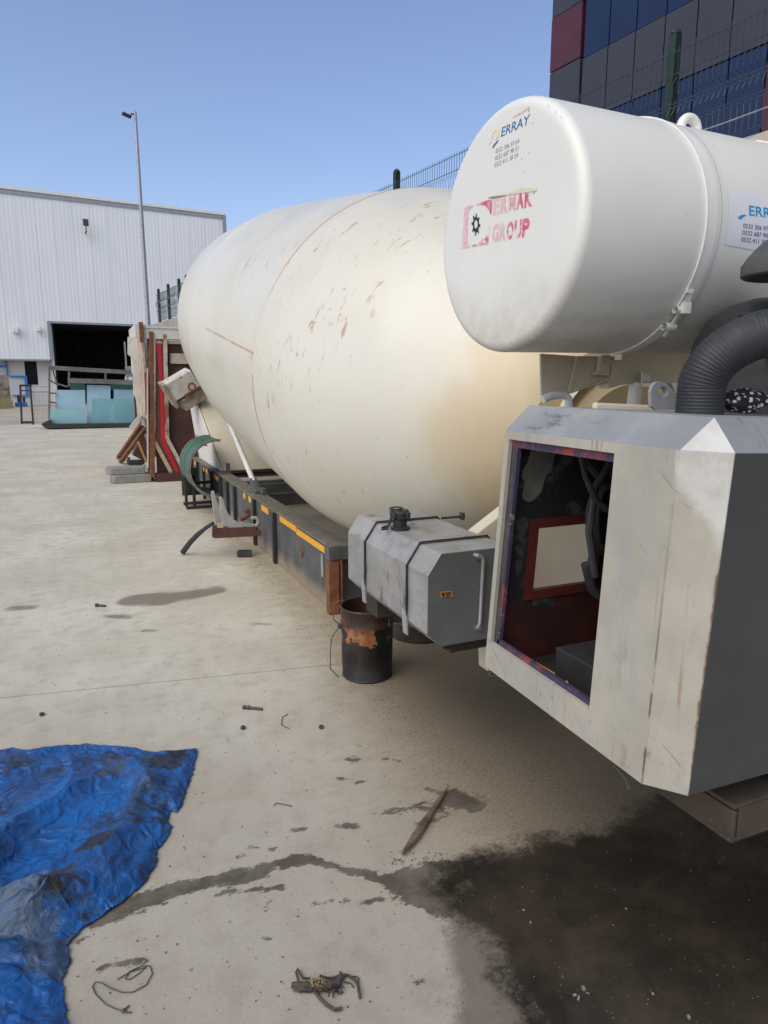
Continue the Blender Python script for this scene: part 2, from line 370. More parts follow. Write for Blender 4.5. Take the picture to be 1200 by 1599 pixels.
part('girder', b, M['girder'], H)
b = nb(); sbox(b, 51.93, 51.99, 4.5, 4.66, 3.0, 5.5); sbox(b, 51.93, 51.99, 4.67, 13.5, 5.38, 5.5); sbox(b, 51.93, 51.99, -30, 4.49, 2.92, 3.02); part('gateway_frame', b, M['galv'], H)
b = nb(); bar(b, ab(52.8, 2.1, .65), ab(52.8, 3.0, .65), .08); bar(b, ab(52.8, 3.0, .6), ab(52.8, 3.0, 1.95), .16); bar(b, ab(52.8, 2.1, 1.9), ab(52.8, 2.95, 1.9), .1); bar(b, ab(52.8, 1.5, 2.55), ab(52.8, 2.0, 2.55), .12); bar(b, ab(52.8, 1.95, 2.9), ab(52.8, 1.95, 1.9), .1); part('blue_frame', b, M['blue'], H)
for (bb, zz, w, lab) in ((7.3, 11.7, .3, 0), (2.6, 4.85, .35, 1), (3.95, 4.95, .28, 1)):
    b = nb()
    if lab == 0:
        bar(b, ab(52, bb, zz-.45), ab(51.45, bb, zz-.4), .07); bar(b, ab(51.45, bb, zz-.4), ab(51.45, bb, zz), .06); box(b, ab(51.42, bb, zz+.12), (.34, .2, .42), SR, .04)
        part('floodlight', b, M['dsteel'], H)
    else:
        box(b, ab(51.8, bb, zz), (w, .3, w*1.1), SR, .04); bar(b, ab(51.95, bb, zz-.2), ab(51.7, bb, zz-.25), .08); part('wall_light', b, M['white'], H)
t = thing('machine_cart', 'white machine with an orange base just inside the hall gateway', 'machine', ab(50.5, 9.3))
b = nb(); sbox(b, 50.2, 51, 9.0, 11, .9, 1.9, .05); part('cabinet', b, M['whitewall'], t)
b = nb(); sbox(b, 50.2, 51, 9.05, 11, 1.91, 2.6, .04); sbox(b, 50.15, 50.2, 8.95, 9.05, 1.0, 4.2); part('frame', b, M['galv'], t)
b = nb(); sbox(b, 50.2, 51, 9.1, 11, .1, .88, .05); part('base', b, M['hallred'], t)
# rubble wall, grass and machine at the far left
b = nb(); sbox(b, 49, 49.5, -8, 1.85, 0, 1.95)
for i in range(60):
    q = ab(48.98, random.uniform(-4, 1.8), random.uniform(.1, 1.85)); box(b, q, (random.uniform(.2, .4), .12, random.uniform(.12, .25)), SR, .04)
tag(obj('stone_wall', b, M['stone']), 'low brown rubble stone wall at the foot of the factory hall', 'stone wall')
b = nb()
for i in range(500):
    p = ab(random.uniform(46.4, 48.3), random.uniform(-3, 1.9), 0); hgt = random.uniform(.25, .9)
    q = p+Vector((random.uniform(-.2, .2), random.uniform(-.2, .2), hgt)); w = Vector((.03, .01, 0))
    v = [b.verts.new(x) for x in (p-w, p+w, q)]; b.faces.new(v)
g = obj('dry_grass', b, M['straw']); g['kind'] = 'stuff'; g['label'] = 'dry straw coloured grass in front of the rubble wall'
t = thing('small_machine', 'small blue machine on the ground beside the white hall wall', 'machine', ab(50, 2.4))
b = nb(); sbox(b, 49.8, 50.3, 2.1, 2.8, .02, .28, .05); part('base', b, M['blue'], t)
b = nb(); sbox(b, 49.85, 50.2, 2.25, 2.5, .29, .72, .04); sbox(b, 49.85, 50.2, 2.56, 2.7, .29, .62, .03); part('motor', b, M['girder'], t)

# ================================================================== LAMP POST
LP = thing('street_lamp', 'tall thin grey lamp post with a small head at the top, against the sky', 'street lamp', ab(26, 5.5))
b = nb(); lathe(b, [(0, .09), (3.4, .085), (10.45, .045), (10.5, 0)], ab(26, 5.5), seg=16); lathe(b, [(0, .16), (.04, .16), (.05, 0)], ab(26, 5.5), seg=16); part('pole', b, M['galv'], LP, smooth=True)
b = nb(); bar(b, ab(26, 5.47, 10.38), ab(26, 5.36, 10.36), .04); R_ = SR @ Matrix.Rotation(.25, 3, 'Y'); box(b, ab(26, 5.22, 10.3), (.3, .16, .09), R_, .03); part('lamp_head', b, M['ironstand'], LP)

# ================================================================== TERRACE, RETAINING WALL, FENCE, OFFICE
b = nb(); sbox(b, -42, 24.2, 5.36, 60, -.5, 3.3); struct('terrace', b, M['terr'])
b = nb(); sbox(b, -42, 24, 5.0, 5.35, -.2, 3.34)
o = tag(obj('retaining_wall', b, M['concrete'], bevel=.01), 'grey concrete retaining wall under the green mesh fence', 'retaining wall')
F = thing('mesh_fence', 'dark green welded mesh fence with posts along the top of the wall', 'fence', ab(10, 5.15, 3.34))
pa = [4.19-2.175*k for k in (4, 3, 2, 1)]+[4.19+2.175*k for k in range(8)]+[20.2, 21.45, 22.7]
for a in pa:
    b = nb(); box(b, ab(a, 5.17, 3.85), (.07, .075, 1.02), SR); lathe(b, [(0, .045), (.02, .04), (.045, 0)], ab(a, 5.17, 4.36), seg=8)
    part('post', b, M['green'], F)
def fprof(z0, z1):
    return [(z0, 0), (z0+.25, 0), (z0+.31, .035), (z0+.37, 0), (z1-.42, 0), (z1-.40, .0), (z1-.37, .04), (z1-.29, .05), (z1-.22, 0.0), (z1-.19, 0), (z1, 0)]
fw = M['wire']
for a0, a1 in zip(pa[:-1], pa[1:]):
    b = nb(); z0, z1 = 3.40, 4.22
    n = int((a1-a0)/.05); P_ = fprof(z0, z1)
    for i in range(1, n):
        a = a0+(a1-a0)*i/n; tube(b, [ab(a, 5.10-dy, z) for z, dy in P_], .0032 if a < 12 else .004, 3, cap=False)
    for z in (z0+.02, z0+.25, z0+.37, z1-.42, z1-.2, z1-.035, z1-.6):
        if z > z0: tube(b, [ab(a0, 5.095, z), ab(a1, 5.095, z)], .004, 4, cap=False)
    part('mesh_panel', b, fw, F)
b = nb(); tube(b, [ab(a, 5.04, 3.51+.012*math.sin(a*3)) for a in [x*.4 for x in range(-10, 40)]], .006, 5); part('cable', b, M['galv'], F)
O = thing('office_building', 'tall dark office block with blue glass bands and red panels behind the fence', 'office building', ab(5, 16, 3.3))
b = nb(); sbox(b, -38, 14.1, 13.12, 28, 3.3, 16); part('wall', b, M['mullion'], O)
def panels(name, m, cells, proud=.0):
    for (a0, a1, z0, z1) in cells:
        b = nb(); sbox(b, a0+.015, a1-.015, 13.0-proud, 13.1, z0+.012, z1-.012); part(name, b, m, O)
al = [13.08-.765*k for k in range(7)]
rows_w = [(4.6, 7.62), (9.0, 12.2)]; rows_s = [(3.4, 4.6), (7.62, 9.0), (12.2, 13.6)]
cw = [(al[i+1], al[i], z0, z1) for i in range(6) for z0, z1 in rows_w]; cs = [(al[i+1], al[i], z0, z1) for i in range(6) for z0, z1 in rows_s]
a = 7.9
while a > -24:
    cw += [(a-2.3, a, z0, z1) for z0, z1 in rows_w]; cs += [(a-2.3, a, z0, z1) for z0, z1 in rows_s]; a -= 2.3
cs += [(13.14, 14.17, z0, z1) for z0, z1 in ((3.4, 6.2), (6.2, 9.05), (10.25, 13.6))]
panels('window', M['glass'], cw); panels('cladding_panel', M['spandrel'], cs, .02)
panels('red_panel', M['redpanel'], [(13.14, 14.17, 9.05, 10.25), (7.95, al[-1]-.02, 3.4, 10.6)], .03)
b = nb(); sbox(b, -38, 14.2, 12.95, 28, 13.62, 16.05); part('parapet', b, M['spandrel'], O)

# ================================================================== CONCRETE MIXER
MX = thing('concrete_mixer', 'large cream concrete mixer drum unit standing on its frame on the yard', 'concrete mixer', (2.35, 6, 0))
XR = 1.524
# frame rails
rw = NT('dusty frame web'); sx = rw.n('ShaderNodeSeparateXYZ'); rw.l(rw.tc.outputs['Object'], sx.inputs[0])
c = rw.mix(rw.ramp(rw.noise(4, 8, .7), .35, .65), (.060, .068, .072), (.10, .105, .10))
dz_ = rw.math('ADD', sx.outputs[2], rw.math('MULTIPLY', rw.math('SUBTRACT', rw.noise(5, 8, .7), .5), .22))
c = rw.mix(rw.ramp(dz_, .17, .03, 0, .85), c, (.30, .24, .165))
c = rw.mix(rw.ramp(rw.noise(6, 8, .7, stretch=(1, 1.6, .35)), .60, .68, 0, .75), c, (.20, .09, .05))
c = rw.mix(rw.ramp(rw.noise(9, 6, .7, stretch=(1, 3, .2)), .58, .75, 0, .4), c, (.22, .20, .17))
rw.col(c); rw.b.inputs['Roughness'].default_value = .6; rw.bump(rw.noise(30, 5), .25, .004)
for nm, x0, s in (('frame_rail', XR, 1), ('frame_rail', 3.17, -1)):
    b = nb()
    box(b, (x0+s*.012, 7.5, .235), (.012, 6.2, .462)); box(b, (x0+s*.075, 7.5, .012), (.12, 6.2, .014))
    rail = part(nm, b, rw.m, MX)
    b = nb(); box(b, (x0+s*.072, 7.5, .475), (.15, 6.24, .016)); part('top_flange', b, M['dustytop'], rail)
    if s == 1:
        for y, w in ((5.86, .05), (6.62, .04), (7.55, .06), (7.95, .04), (8.35, .05), (9.0, .04), (9.6, .05), (10.1, .04)):
            b = nb(); box(b, (x0-.014, y, .235), (.03, w, .45)); part('stiffener', b, M['black'], rail)
        for p0, p1 in ((5.72, 5.20), (5.22, 4.44)):
            dz = 0 if p0 > 5.3 else .012
            b = nb(); box(b, (x0+.001, (p0+p1)/2, .437-dz), (.004, p0-p1-.01, .048)); part('reflective_tape', b, M['tape'], rail)
        for y, w in ((6.24, .26), (6.85, .11), (7.1, .09), (8.62, .26), (9.3, .16), (9.55, .12), (10.3, .12)):
            b = nb(); box(b, (x0+.001-(.017 if y > 8 else 0), y, .425), (.004, w, .055)); part('reflective_tape', b, M['tape'], rail)
        b = nb(); box(b, (x0+.0, 4.58, .30), (.004, .05, .17)); part('white_plate', b, M['galv'], rail)
        b = nb(); lathe(b, [(0, .026), (.012, .024), (.013, 0)], (x0+.004, 5.08, .27), (-1, 0, 0), 14); part('bolt', b, M['rust'], rail)
b = nb(); box(b, (1.60, 4.40, .43), (.16, .05, .09)); box(b, (1.545, 4.42, .43), (.08, .10, .085)); part('end_cap', b, M['darkframe'], MX)
b = nb(); box(b, (1.538, 4.355, .19), (.060, .012, .385)); box(b, (1.503, 4.385, .19), (.010, .07, .385)); box(b, (1.588, 4.38, .19), (.012, .06, .385)); part('end_post', b, M['rust'], MX)
b = nb(); box(b, (2.35, 4.5, .16), (1.6, .012, .30)); box(b, (1.68, 4.48, .22), (.2, .02, .42)); part('cross_member', b, M['darkframe'], MX)
b = nb()
for y in (7.2, 8.2, 9.0, 9.6): tube(b, [(1.55, y, .40), (3.15, y, .40)], .02, 8)
for y in (7.7, 8.6): box(b, (2.35, y, .25), (1.6, .08, .12))
part('cross_brace', b, M['darkframe'], MX)

# drum
T = .171; YW = .033
dax = Vector((0, math.cos(T), math.sin(T))); Rz = Matrix.Rotation(YW, 3, 'Z')
dax = Rz @ dax; dbase = Rz @ (Vector((2.346, 0, .844))-Vector((2.346, 4, 0)))+Vector((2.346, 4, 0))
kp = [(2.62, 0), (2.625, .30), (2.66, .34), (2.74, .36), (2.76, .46), (2.95, .62), (3.2, .78), (3.38, .875), (3.507, .943), (3.62, 1.005), (3.85, 1.085), (4.1, 1.165), (4.3, 1.205), (4.5, 1.236), (4.66, 1.2485), (4.678, 1.2492), (4.685, 1.2525), (4.692, 1.2498), (4.71, 1.2502), (5.4, 1.252), (6.2, 1.247), (6.96, 1.2315), (6.974, 1.2312), (6.981, 1.2345), (6.988, 1.2308), (7.0, 1.2302), (7.6, 1.185), (8.299, 1.119), (8.6, 1.07), (8.878, 1.018), (9.1, .95), (9.35, .80), (9.4, .60), (9.0, .58), (9.0, 0)]
b = nb(); uv = b.loops.layers.uv.new('UVMap')
lathe(b, kp, dbase, dax, 160, u=Vector((-1, 0, 0)), uv=uv)
def drum_mat():
    m = NT('drum paint'); UV = m.tc.outputs['UV']; sx = m.n('ShaderNodeSeparateXYZ'); m.l(UV, sx.inputs[0]); u, v = sx.outputs[0], sx.outputs[1]
    mp = m.n('ShaderNodeMapping'); mp.inputs['Scale'].default_value = (1, 7.5, 1); m.l(UV, mp.inputs[0]); Q = mp.outputs[0]
    n1 = m.noise(.8, 7, .6)
    c = m.mix(m.ramp(n1, .35, .65), (.69, .665, .575), (.63, .60, .495))
    c = m.mix(m.ramp(m.noise(3, 8, .7), .5, .8, 0, .35), c, (.68, .62, .49))
    # brown cement wash on the front head
    fr = m.ramp(u, 2.7, 3.75, 1, 0)
    st = m.ramp(m.math('ADD', m.noise(1.6, 9, .62, stretch=(1, 1, .6)), m.math('MULTIPLY', fr, .45)), .62, .92)
    c = m.mix(m.math('MULTIPLY', m.math('MULTIPLY', st, fr), .85), c, (.58, .45, .25))
    c = m.mix(m.math('MULTIPLY', fr, m.ramp(m.noise(5, 8, .7, stretch=(1, 1, .15)), .45, .7, 0, .5)), c, (.66, .55, .36))
    # scrapes
    def band(a, b_, w): return m.math('MULTIPLY', m.ramp(u, a-w, a), m.ramp(u, b_, b_+w, 1, 0))
    vert = m.ramp(m.noise(9, 6, .7, vec=Q, stretch=(3.2, .55, 1)), .60, .65)
    big = m.ramp(m.noise(1.4, 4, .6, vec=Q), .42, .56)
    c = m.mix(m.math('MULTIPLY', m.math('MULTIPLY', vert, big), m.math('MULTIPLY', band(3.9, 4.75, .15), .8)), c, (.26, .16, .08))
    di = m.ramp(m.noise(5, 7, .75, vec=Q, stretch=(2.6, 1.0, 1), dist=.6), .575, .66)
    big2 = m.ramp(m.noise(.9, 3, .6, vec=Q), .43, .56)
    c = m.mix(m.math('MULTIPLY', m.math('MULTIPLY', di, big2), m.math('MULTIPLY', band(3.9, 5.4, .5), .8)), c, (.36, .18, .065))
    sp = m.ramp(m.noise(36, 3, .5, vec=Q), .71, .75, 0, .85)
    c = m.mix(m.math('MULTIPLY', sp, m.ramp(m.noise(2, 3), .5, .6)), c, (.16, .10, .06))
    # weld seams
    def seam(pos, w, strg, col):
        nonlocal c
        d = m.math('ABSOLUTE', m.math('SUBTRACT', u, pos)); f = m.ramp(d, w*.4, w, 1, 0)
        c = m.mix(m.math('MULTIPLY', f, strg), c, col)
    gate = m.math('MULTIPLY', m.ramp(v, .045, .10), m.ramp(v, .90, .86) if False else m.ramp(m.noise(1.2, 3, vec=Q), .35, .5, .35, 1))
    seam(4.685, .011, m.math('MULTIPLY', gate, .85), (.34, .13, .05)); seam(4.685, .035, .16, (.6, .45, .28))
    seam(6.981, .008, .3, (.5, .42, .3)); seam(5.85, .004, .14, (.4, .35, .3))
    # lengthwise seam
    dv = m.math('ABSOLUTE', m.math('SUBTRACT', v, LONG)); f = m.math('MULTIPLY', m.ramp(dv, .0006, .0014, 1, 0), band(4.69, 6.2, .02))
    c = m.mix(m.math('MULTIPLY', f, m.ramp(m.noise(4, 4), .35, .55, .1, .75)), c, (.42, .22, .12))
    m.col(c); m.l(m.ramp(m.noise(3, 4), .3, .7, .30, .48), m.b.inputs['Roughness'])
    m.b.inputs['Coat Weight'].default_value = .25; m.b.inputs['Coat Roughness'].default_value = .25
    m.bump(m.noise(2.2, 3), .10, .03)
    return m.m
# angle of the lengthwise seam: through the measured point on the drum
def drum_uv(x, y):
    d = ray(x, y).normalized(); t = 2.
    for i in range(6000):
        p = C0+d*t; q = p-dbase; s_ = q.dot(dax); r_ = (q-dax*s_).length
        R_ = 0
        for (s0, r0), (s1, r1) in zip(kp, kp[1:]):
            if s0 <= s_ <= s1 and s1 > s0: R_ = r0+(r1-r0)*(s_-s0)/(s1-s0)
        if R_ and r_ <= R_: break
        t += .002
    u0 = Vector((-1, 0, 0)); w0 = dax.cross(u0); w = q-dax*s_
    return s_, (math.atan2(w.dot(w0), w.dot(u0))/(2*PI)) % 1
LONG = drum_uv(385, 546)[1]
drum = part('drum', b, drum_mat(), MX, smooth=True, ang=28)
b = nb(); lathe(b, [(0, .40), (.05, .40), (.05, .33), (0, .33)], dbase+dax*2.66, dax, 48); part('bearing_ring', b, M['cream'], drum, smooth=True)
# rear pedestal
b = nb(); hexa(b, [(1.62, 8.75, .485), (3.07, 8.75, .485), (3.07, 10.4, .485), (1.62, 10.4, .485)], [(1.55, 10.45, 1.55), (3.07, 10.45, 1.55), (3.07, 10.75, 1.55), (1.55, 10.75, 1.55)])
part('rear_pedestal', b, M['cream'], MX, bevel=.012)
b = nb(); prism(b, [(1.606, 8.7, .487), (1.606, 10.45, .487), (1.536, 10.8, 1.44), (1.536, 10.5, 1.56)], (-.012, 0, 0)); part('side_plate', b, M['white'], MX)
b = nb(); box(b, (1.66, 8.62, .54), (.03, .10, .11)); part('lug', b, M['darkframe'], MX)
# front pedestal
b = nb(); prism(b, [gy(745, 833, 2.52), gy(792, 796, 2.52), (2.1, 2.52, 1.28), (2.7, 2.52, 1.28), (3.1, 2.52, .3), (1.62, 2.52, .3), (1.6, 2.52, .6)], (0, .08, 0))
box(b, (2.35, 2.66, 1.2), (.5, .12, .5)); part('front_pedestal', b, M['cream'], MX, bevel=.006)
b = nb(); bar(b, (2.15, 4.45, .05), (2.2, 2.6, .05), .14, .06); bar(b, (2.2, 2.56, .0), (2.2, 2.56, .5), .12, .06); bar(b, (2.75, 2.56, .0), (2.75, 2.56, .5), .12, .06); bar(b, (3.05, 4.45, .05), (2.75, 2.6, .05), .14, .06); part('front_beam', b, M['darkframe'], MX)
# strut
p0 = Vector((1.60, 6.80, .50)); p1 = Vector((1.75, 10.3, 1.75))
b = nb(); tube(b, [p0+(p1-p0)*.06, p0+(p1-p0)*.55], .028, 14); tube(b, [p0+(p1-p0)*.5, p1], .022, 12); st = part('strut', b, M['white'], MX, smooth=True)
b = nb(); bar(b, p0-Vector((0, .0, .01)), p0+(p1-p0)*.075, .07, .05, bev=.01); box(b, p0+Vector((.04, -.05, .02)), (.05, .10, .06), None, .008); part('strut_foot', b, M['darkframe'], st)
# chute hopper at the rear
Rh = Matrix.Rotation(math.radians(-30), 3, 'Y') @ Matrix.Rotation(math.radians(8), 3, 'X')
hc = Vector((1.42, 10.0, 1.50))
b = nb(); box(b, hc+Rh @ Vector((-.06, 0, .10)), (.40, .34, .26), Rh, .012); hp = part('chute', b, mat('cement splashed paint', (.58, .56, .50), (.45, .42, .35), 6, .8, spots=[((.10, .08, .06), 11, .60, .06, None), ((.32, .28, .2), 9, .6, .1, None)], bump=.6, bscale=30), MX)
b = nb(); box(b, hc+Rh @ Vector((-.27, 0, .06)), (.05, .38, .36), Rh, .01); box(b, hc+Rh @ Vector((-.02, .0, -.14)), (.36, .30, .17), Rh, .012); part('chute_rim', b, mat('crusted cement', (.36, .32, .24), (.16, .13, .09), 14, .95, bump=1, bscale=22), hp)
b = nb(); box(b, hc+Rh @ Vector((.03, -.19, -.03)), (.30, .02, .04), Rh); part('chute_bar', b, M['rust'], hp)
b = nb(); cc = gy(300, 604, 9.75); tube(b, [cc+Vector((math.cos(k*PI/8)*.045, 0, math.sin(k*PI/8)*.045)) for k in range(16)], .013, 8, closed=True); part('ring', b, M['rust'], hp, smooth=True)
b = nb(); box(b, (2.6, 10.6, 1.7), (1.0, .5, .5), None, .04); part('roller_housing', b, M['cream'], MX)
# mudguard
def arc_strip(bm, cx_, cz_, R, t0, t1, y0, y1, th=.012, n=26, skew=0.):
    pv = None
    for i in range(n+1):
        t = t0+(t1-t0)*i/n; d = Vector((math.cos(t), 0, math.sin(t))); sh = skew*i/n
        q = [Vector((cx_, y0+sh, cz_))+d*R, Vector((cx_, y1+sh, cz_))+d*R, Vector((cx_, y1+sh, cz_))+d*(R-th), Vector((cx_, y0+sh, cz_))+d*(R-th)]
        q = [bm.verts.new(v) for v in q]
        if pv:
            for k in range(4): bm.faces.new((pv[k], pv[(k+1) % 4], q[(k+1) % 4], q[k]))
        else: bm.faces.new(q)
        pv = q
    bm.faces.new(pv[::-1])
cxm, czm, Rm = 1.50, .56, .345
b = nb(); arc_strip(b, cxm, czm, Rm, math.radians(86), math.radians(285), 8.4, 9.1); mg = part('mudguard', b, mat('grey fender plastic', (.09, .10, .095), (.14, .14, .13), 12, .7, spots=[((.28, .26, .22), 9, .6, .1, None)]), MX, smooth=True)
b = nb(); arc_strip(b, cxm, czm, Rm+.006, math.radians(88), math.radians(196), 8.44, 8.70, .008); arc_strip(b, cxm, czm, Rm+.006, math.radians(88), math.radians(190), 8.78, 9.06, .008)
part('green_strip', b, mat('green fender paint', (.025, .14, .085), (.04, .11, .07), 9, .5, spots=[((.2, .19, .15), 14, .6, .1, None)]), mg, smooth=True)
b = nb(); arc_strip(b, cxm, czm, Rm+.014, math.radians(84), math.radians(285), 8.37, 8.40, .03); part('rim', b, mat('fender edge', (.23, .23, .2), (.12, .12, .1), 20, .8), mg, smooth=True); b = nb(); arc_strip(b, cxm, czm, Rm+.014, math.radians(84), math.radians(285), 9.095, 9.13, .03)
part('rim', b, mat('fender edge', (.23, .23, .2), (.12, .12, .1), 20, .8), mg, smooth=True); b = nb()
tube(b, [gy(302, 686, 8.55), gy(305, 681, 8.52), gy(309, 680, 8.5)], .006, 6); tube(b, [gy(315, 688, 8.55), gy(321, 692, 8.52), gy(323, 696, 8.5), gy(319, 695, 8.5)], .008, 6)
part('torn_wire', b, M['dsteel'], mg, smooth=True)
# black rear step frame
b = nb()
for x in (1.20, 1.30): bar(b, (x, 9.1, .0), (x, 9.1, .42), .035)
for x0, x1, y, z in ((1.15, 1.62, 9.0, .06), (1.17, 1.62, 8.9, .02), (1.18, 1.6, 9.15, .16), (1.18, 1.6, 9.15, .3)): bar(b, (x0, y, z), (x1, y, z), .035)
box(b, (1.28, 9.3, .30), (.20, .04, .36)); part('step_frame', b, M['black'], MX)
# cradle with two grey horns
YC = 6.2
def horn(pts, y, th):
    b = nb(); prism(b, [gy(px_, py_, y) for px_, py_ in pts], (0, th, 0)); return b
hm = mat('light grey cradle', (.40, .40, .38), (.30, .29, .27), 10, .6, spots=[((.2, .13, .09), 16, .64, .08, None)])
cr_ = None
b = horn([(344, 778), (346.5, 776.5), (349, 779), (351, 790), (356, 801), (364, 811), (374, 816.5), (390, 818.5), (398, 819), (398, 822.5), (360, 824), (352, 826), (349, 815), (345, 797)], YC, .05)
cradle = part('pipe_cradle', b, hm, MX)
b = horn([(331, 769), (334, 767), (336, 771), (338, 781), (343, 793), (346, 806), (346, 816), (338, 817), (334, 800)], YC+.22, .04); part('horn', b, hm, cradle)
b = nb(); tube(b, [gy(*q, YC+.02) for q in ((393, 810), (396, 808.5), (400, 808.5), (403, 811), (404, 815), (402, 819), (399, 822))], .017, 10); part('hook', b, hm, cradle, smooth=True)
b = nb(); tube(b, [gy(*q, YC+.3) for q in ((382, 798), (386, 796), (388.5, 799), (388, 804), (384, 808), (376, 811))], .022, 10); part('hook', b, M['rust'], cradle, smooth=True)
b = nb(); bar(b, gy(335, 836, YC), gy(408, 832, YC), .035, .05); bar(b, gy(336, 828, YC), gy(400, 826, YC), .025, .04); bar(b, gy(335, 836, YC), gy(335, 826, YC+.25), .04)
for px_ in (352, 382, 396): bar(b, gy(px_, 835, YC), gy(px_, 822, YC), .03)
bar(b, gy(335, 834, YC), gy(336, 820, YC), .035); part('tray', b, mat('worn red brown steel', (.14, .045, .035), (.07, .05, .045), 14, .7, bump=.3), cradle)

# ---------------------------------------------------------------- fuel tank
ftm = mat('weathered aluminium', (.36, .355, .34), (.27, .265, .25), 4, .55, .2, spots=[((.25, .235, .205), 7, .50, .15, (1, .5, 1)), ((.06, .055, .05), 9, .56, .14, (1, 1, .4)), ((.52, .52, .52), 20, .64, .06, None)], bump=.12, bscale=12)
XT = 1.15
def tp(px_, py_): return gx(px_, py_, XT)
y0n, y1n = 2.215, 3.06
def tsec(y, k=1.):
    xr = 1.56
    return [Vector((XT, y, .655)), Vector((XT, y, .885+.0*k)), Vector((XT+.055, y, .965)), Vector((xr-.05, y, .965)), Vector((xr, y, .90)), Vector((xr, y, .655)), Vector((xr-.04, y, .60)), Vector((XT+.055, y, .60))]
b = nb(); prism(b, tsec(y0n), (0, y1n-y0n, 0)); FT = part('fuel_tank', b, ftm, MX, bevel=.006)
b = nb(); prism(b, [v*1 for v in tsec(y0n-.004)], (0, .0035, 0)); part('end_plate', b, mat('grey tank end', (.13, .135, .135), (.095, .10, .10), 3, .5, spots=[((.28, .28, .27), 9, .62, .15, None), ((.16, .13, .05), 6, .74, .06, None), ((.05, .05, .05), 45, .72, .03, None)]), FT)
for y in (2.40, 2.84):
    b = nb()
    for th, w, off in ((.004, .028, .0035),):
        s0 = tsec(y); cen = Vector((1.355, y, .78)); outer = [cen+(v-cen)*1.0+(v-cen).normalized()*off for v in s0]
        for i in range(8):
            if i in (5, 6): continue
            p, q = outer[i], outer[(i+1) % 8]
            if i == 7: continue
            d = (q-p).normalized(); n_ = Vector((0, 1, 0)).cross(d)
            hexa(b, [p-Vector((0, w/2, 0)), p+Vector((0, w/2, 0)), q+Vector((0, w/2, 0)), q-Vector((0, w/2, 0))], [v+n_*.004*(-1) for v in (p-Vector((0, w/2, 0)), p+Vector((0, w/2, 0)), q+Vector((0, w/2, 0)), q-Vector((0, w/2, 0)))])
    sp_ = part('strap', b, ftm, FT)
    b = nb(); pts = [outer[0]+Vector((-.005, -.016, 0)), outer[1]+Vector((-.005, -.016, 0)), outer[2]+Vector((-.003, -.016, .006)), outer[3]+Vector((0, -.016, .006)), outer[4]+Vector((0, -.016, .005))]
    tube(b, pts, .0035, 6); part('rubber_strip', b, M['black'], FT)
    b = nb(); hexa(b, [(XT-.01, y-.03, .60), (XT-.004, y-.03, .60), (XT-.004, y+.008, .60), (XT-.01, y+.008, .60)], [(XT-.012, y-.016, .70), (XT-.004, y-.016, .70), (XT-.004, y+.02, .70), (XT-.012, y+.02, .70)]); part('strap_end', b, M['galv'], FT)
b = nb(); tube(b, [gy(690, 809, 2.84), gy(726, 806, 2.84)], .006, 8); box(b, gy(722, 806, 2.84), (.012, .03, .035)); tube(b, [gy(722, 812, 2.84), gy(722, 801, 2.84)], .005, 8); part('strap_bolt', b, M['dsteel'], FT)
# filler
fc = gz(625, 826, .967); b = nb(); lathe(b, [(0, .042), (.012, .042), (.014, .030), (.045, .031), (.05, .040), (.075, .042), (.085, .036), (.088, 0)], fc, seg=24)
for k in range(4): box(b, fc+Vector((math.cos(k*PI/2+.5)*.04, math.sin(k*PI/2+.5)*.04, .066)), (.02, .02, .026), Matrix.Rotation(k*PI/2+.5, 3, 'Z'), .003)
cap = part('filler_cap', b, M['black'], FT, smooth=True, ang=35)
b = nb(); tube(b, [fc+Vector((-.02+.03*math.cos(k*.5)*(1-k*.02), .03*math.sin(k*.5), .092+.002*math.sin(k))) for k in range(12)], .004, 6)
tube(b, [fc+Vector((-.04, 0, .06)), fc+Vector((-.052, -.005, .03)), fc+Vector((-.065, -.01, .008)), fc+Vector((-.085, .0, .006)), fc+Vector((-.075, .02, .008)), fc+Vector((-.05, .02, .012))], .006, 6); part('chain', b, M['black'], FT, smooth=True)
yE = y0n-.02
b = nb(); tube(b, [(gy(745, 868, yE)+Vector((0, .02, 0))), gy(747, 868, yE), gy(753, 870, yE), gy(755, 876, yE), gy(750, 972, yE), gy(747, 979, yE), gy(744, 981, yE+.02)], .0075, 10); part('level_pipe', b, M['galv'], FT, smooth=True)
b = nb()
for q in ((746, 868), (747, 979)): lathe(b, [(0, .013), (.012, .013), (.013, 0)], gy(*q, y0n-.003), (0, -1, 0), 6)
part('pipe_nut', b, M['galv'], FT)
def pquad(bm, pts, off=Vector((0, 0, 0)), th=None):
    prism(bm, [p+off for p in pts], th or Vector((0, -.001, 0)))
b = nb(); yl = y0n-.0055
pquad(b, [gy(*q, yl) for q in ((688, 924), (706.5, 922.5), (708, 931.5), (689, 933))]); part('warning_label', b, mat('orange label', (.55, .22, .03), (.35, .16, .04), 60, .5), FT)
b = nb()
for q in (((690, 925.5), (694, 925.2), (694.5, 931), (691, 931.3)), ((696, 925.2), (704, 924.6), (704, 926), (696, 926.6)), ((696, 928), (705, 927.4), (705, 928.6), (696, 929.2)), ((697, 930.4), (702, 930), (702, 931), (697, 931.4))):
    pquad(b, [gy(*p, yl-.0015) for p in q])
part('label_marks', b, M['black'], FT)
b = nb(); box(b, (1.42, 3.0, .535), (.34, .14, .12)); box(b, (1.42, 2.34, .57), (.3, .08, .05)); bar(b, (1.45, 2.3, .56), (1.45, 3.1, .56), .30, .07); part('tank_bracket', b, mat('brown bracket', (.05, .038, .028), (.03, .025, .02), 6, .8), FT)

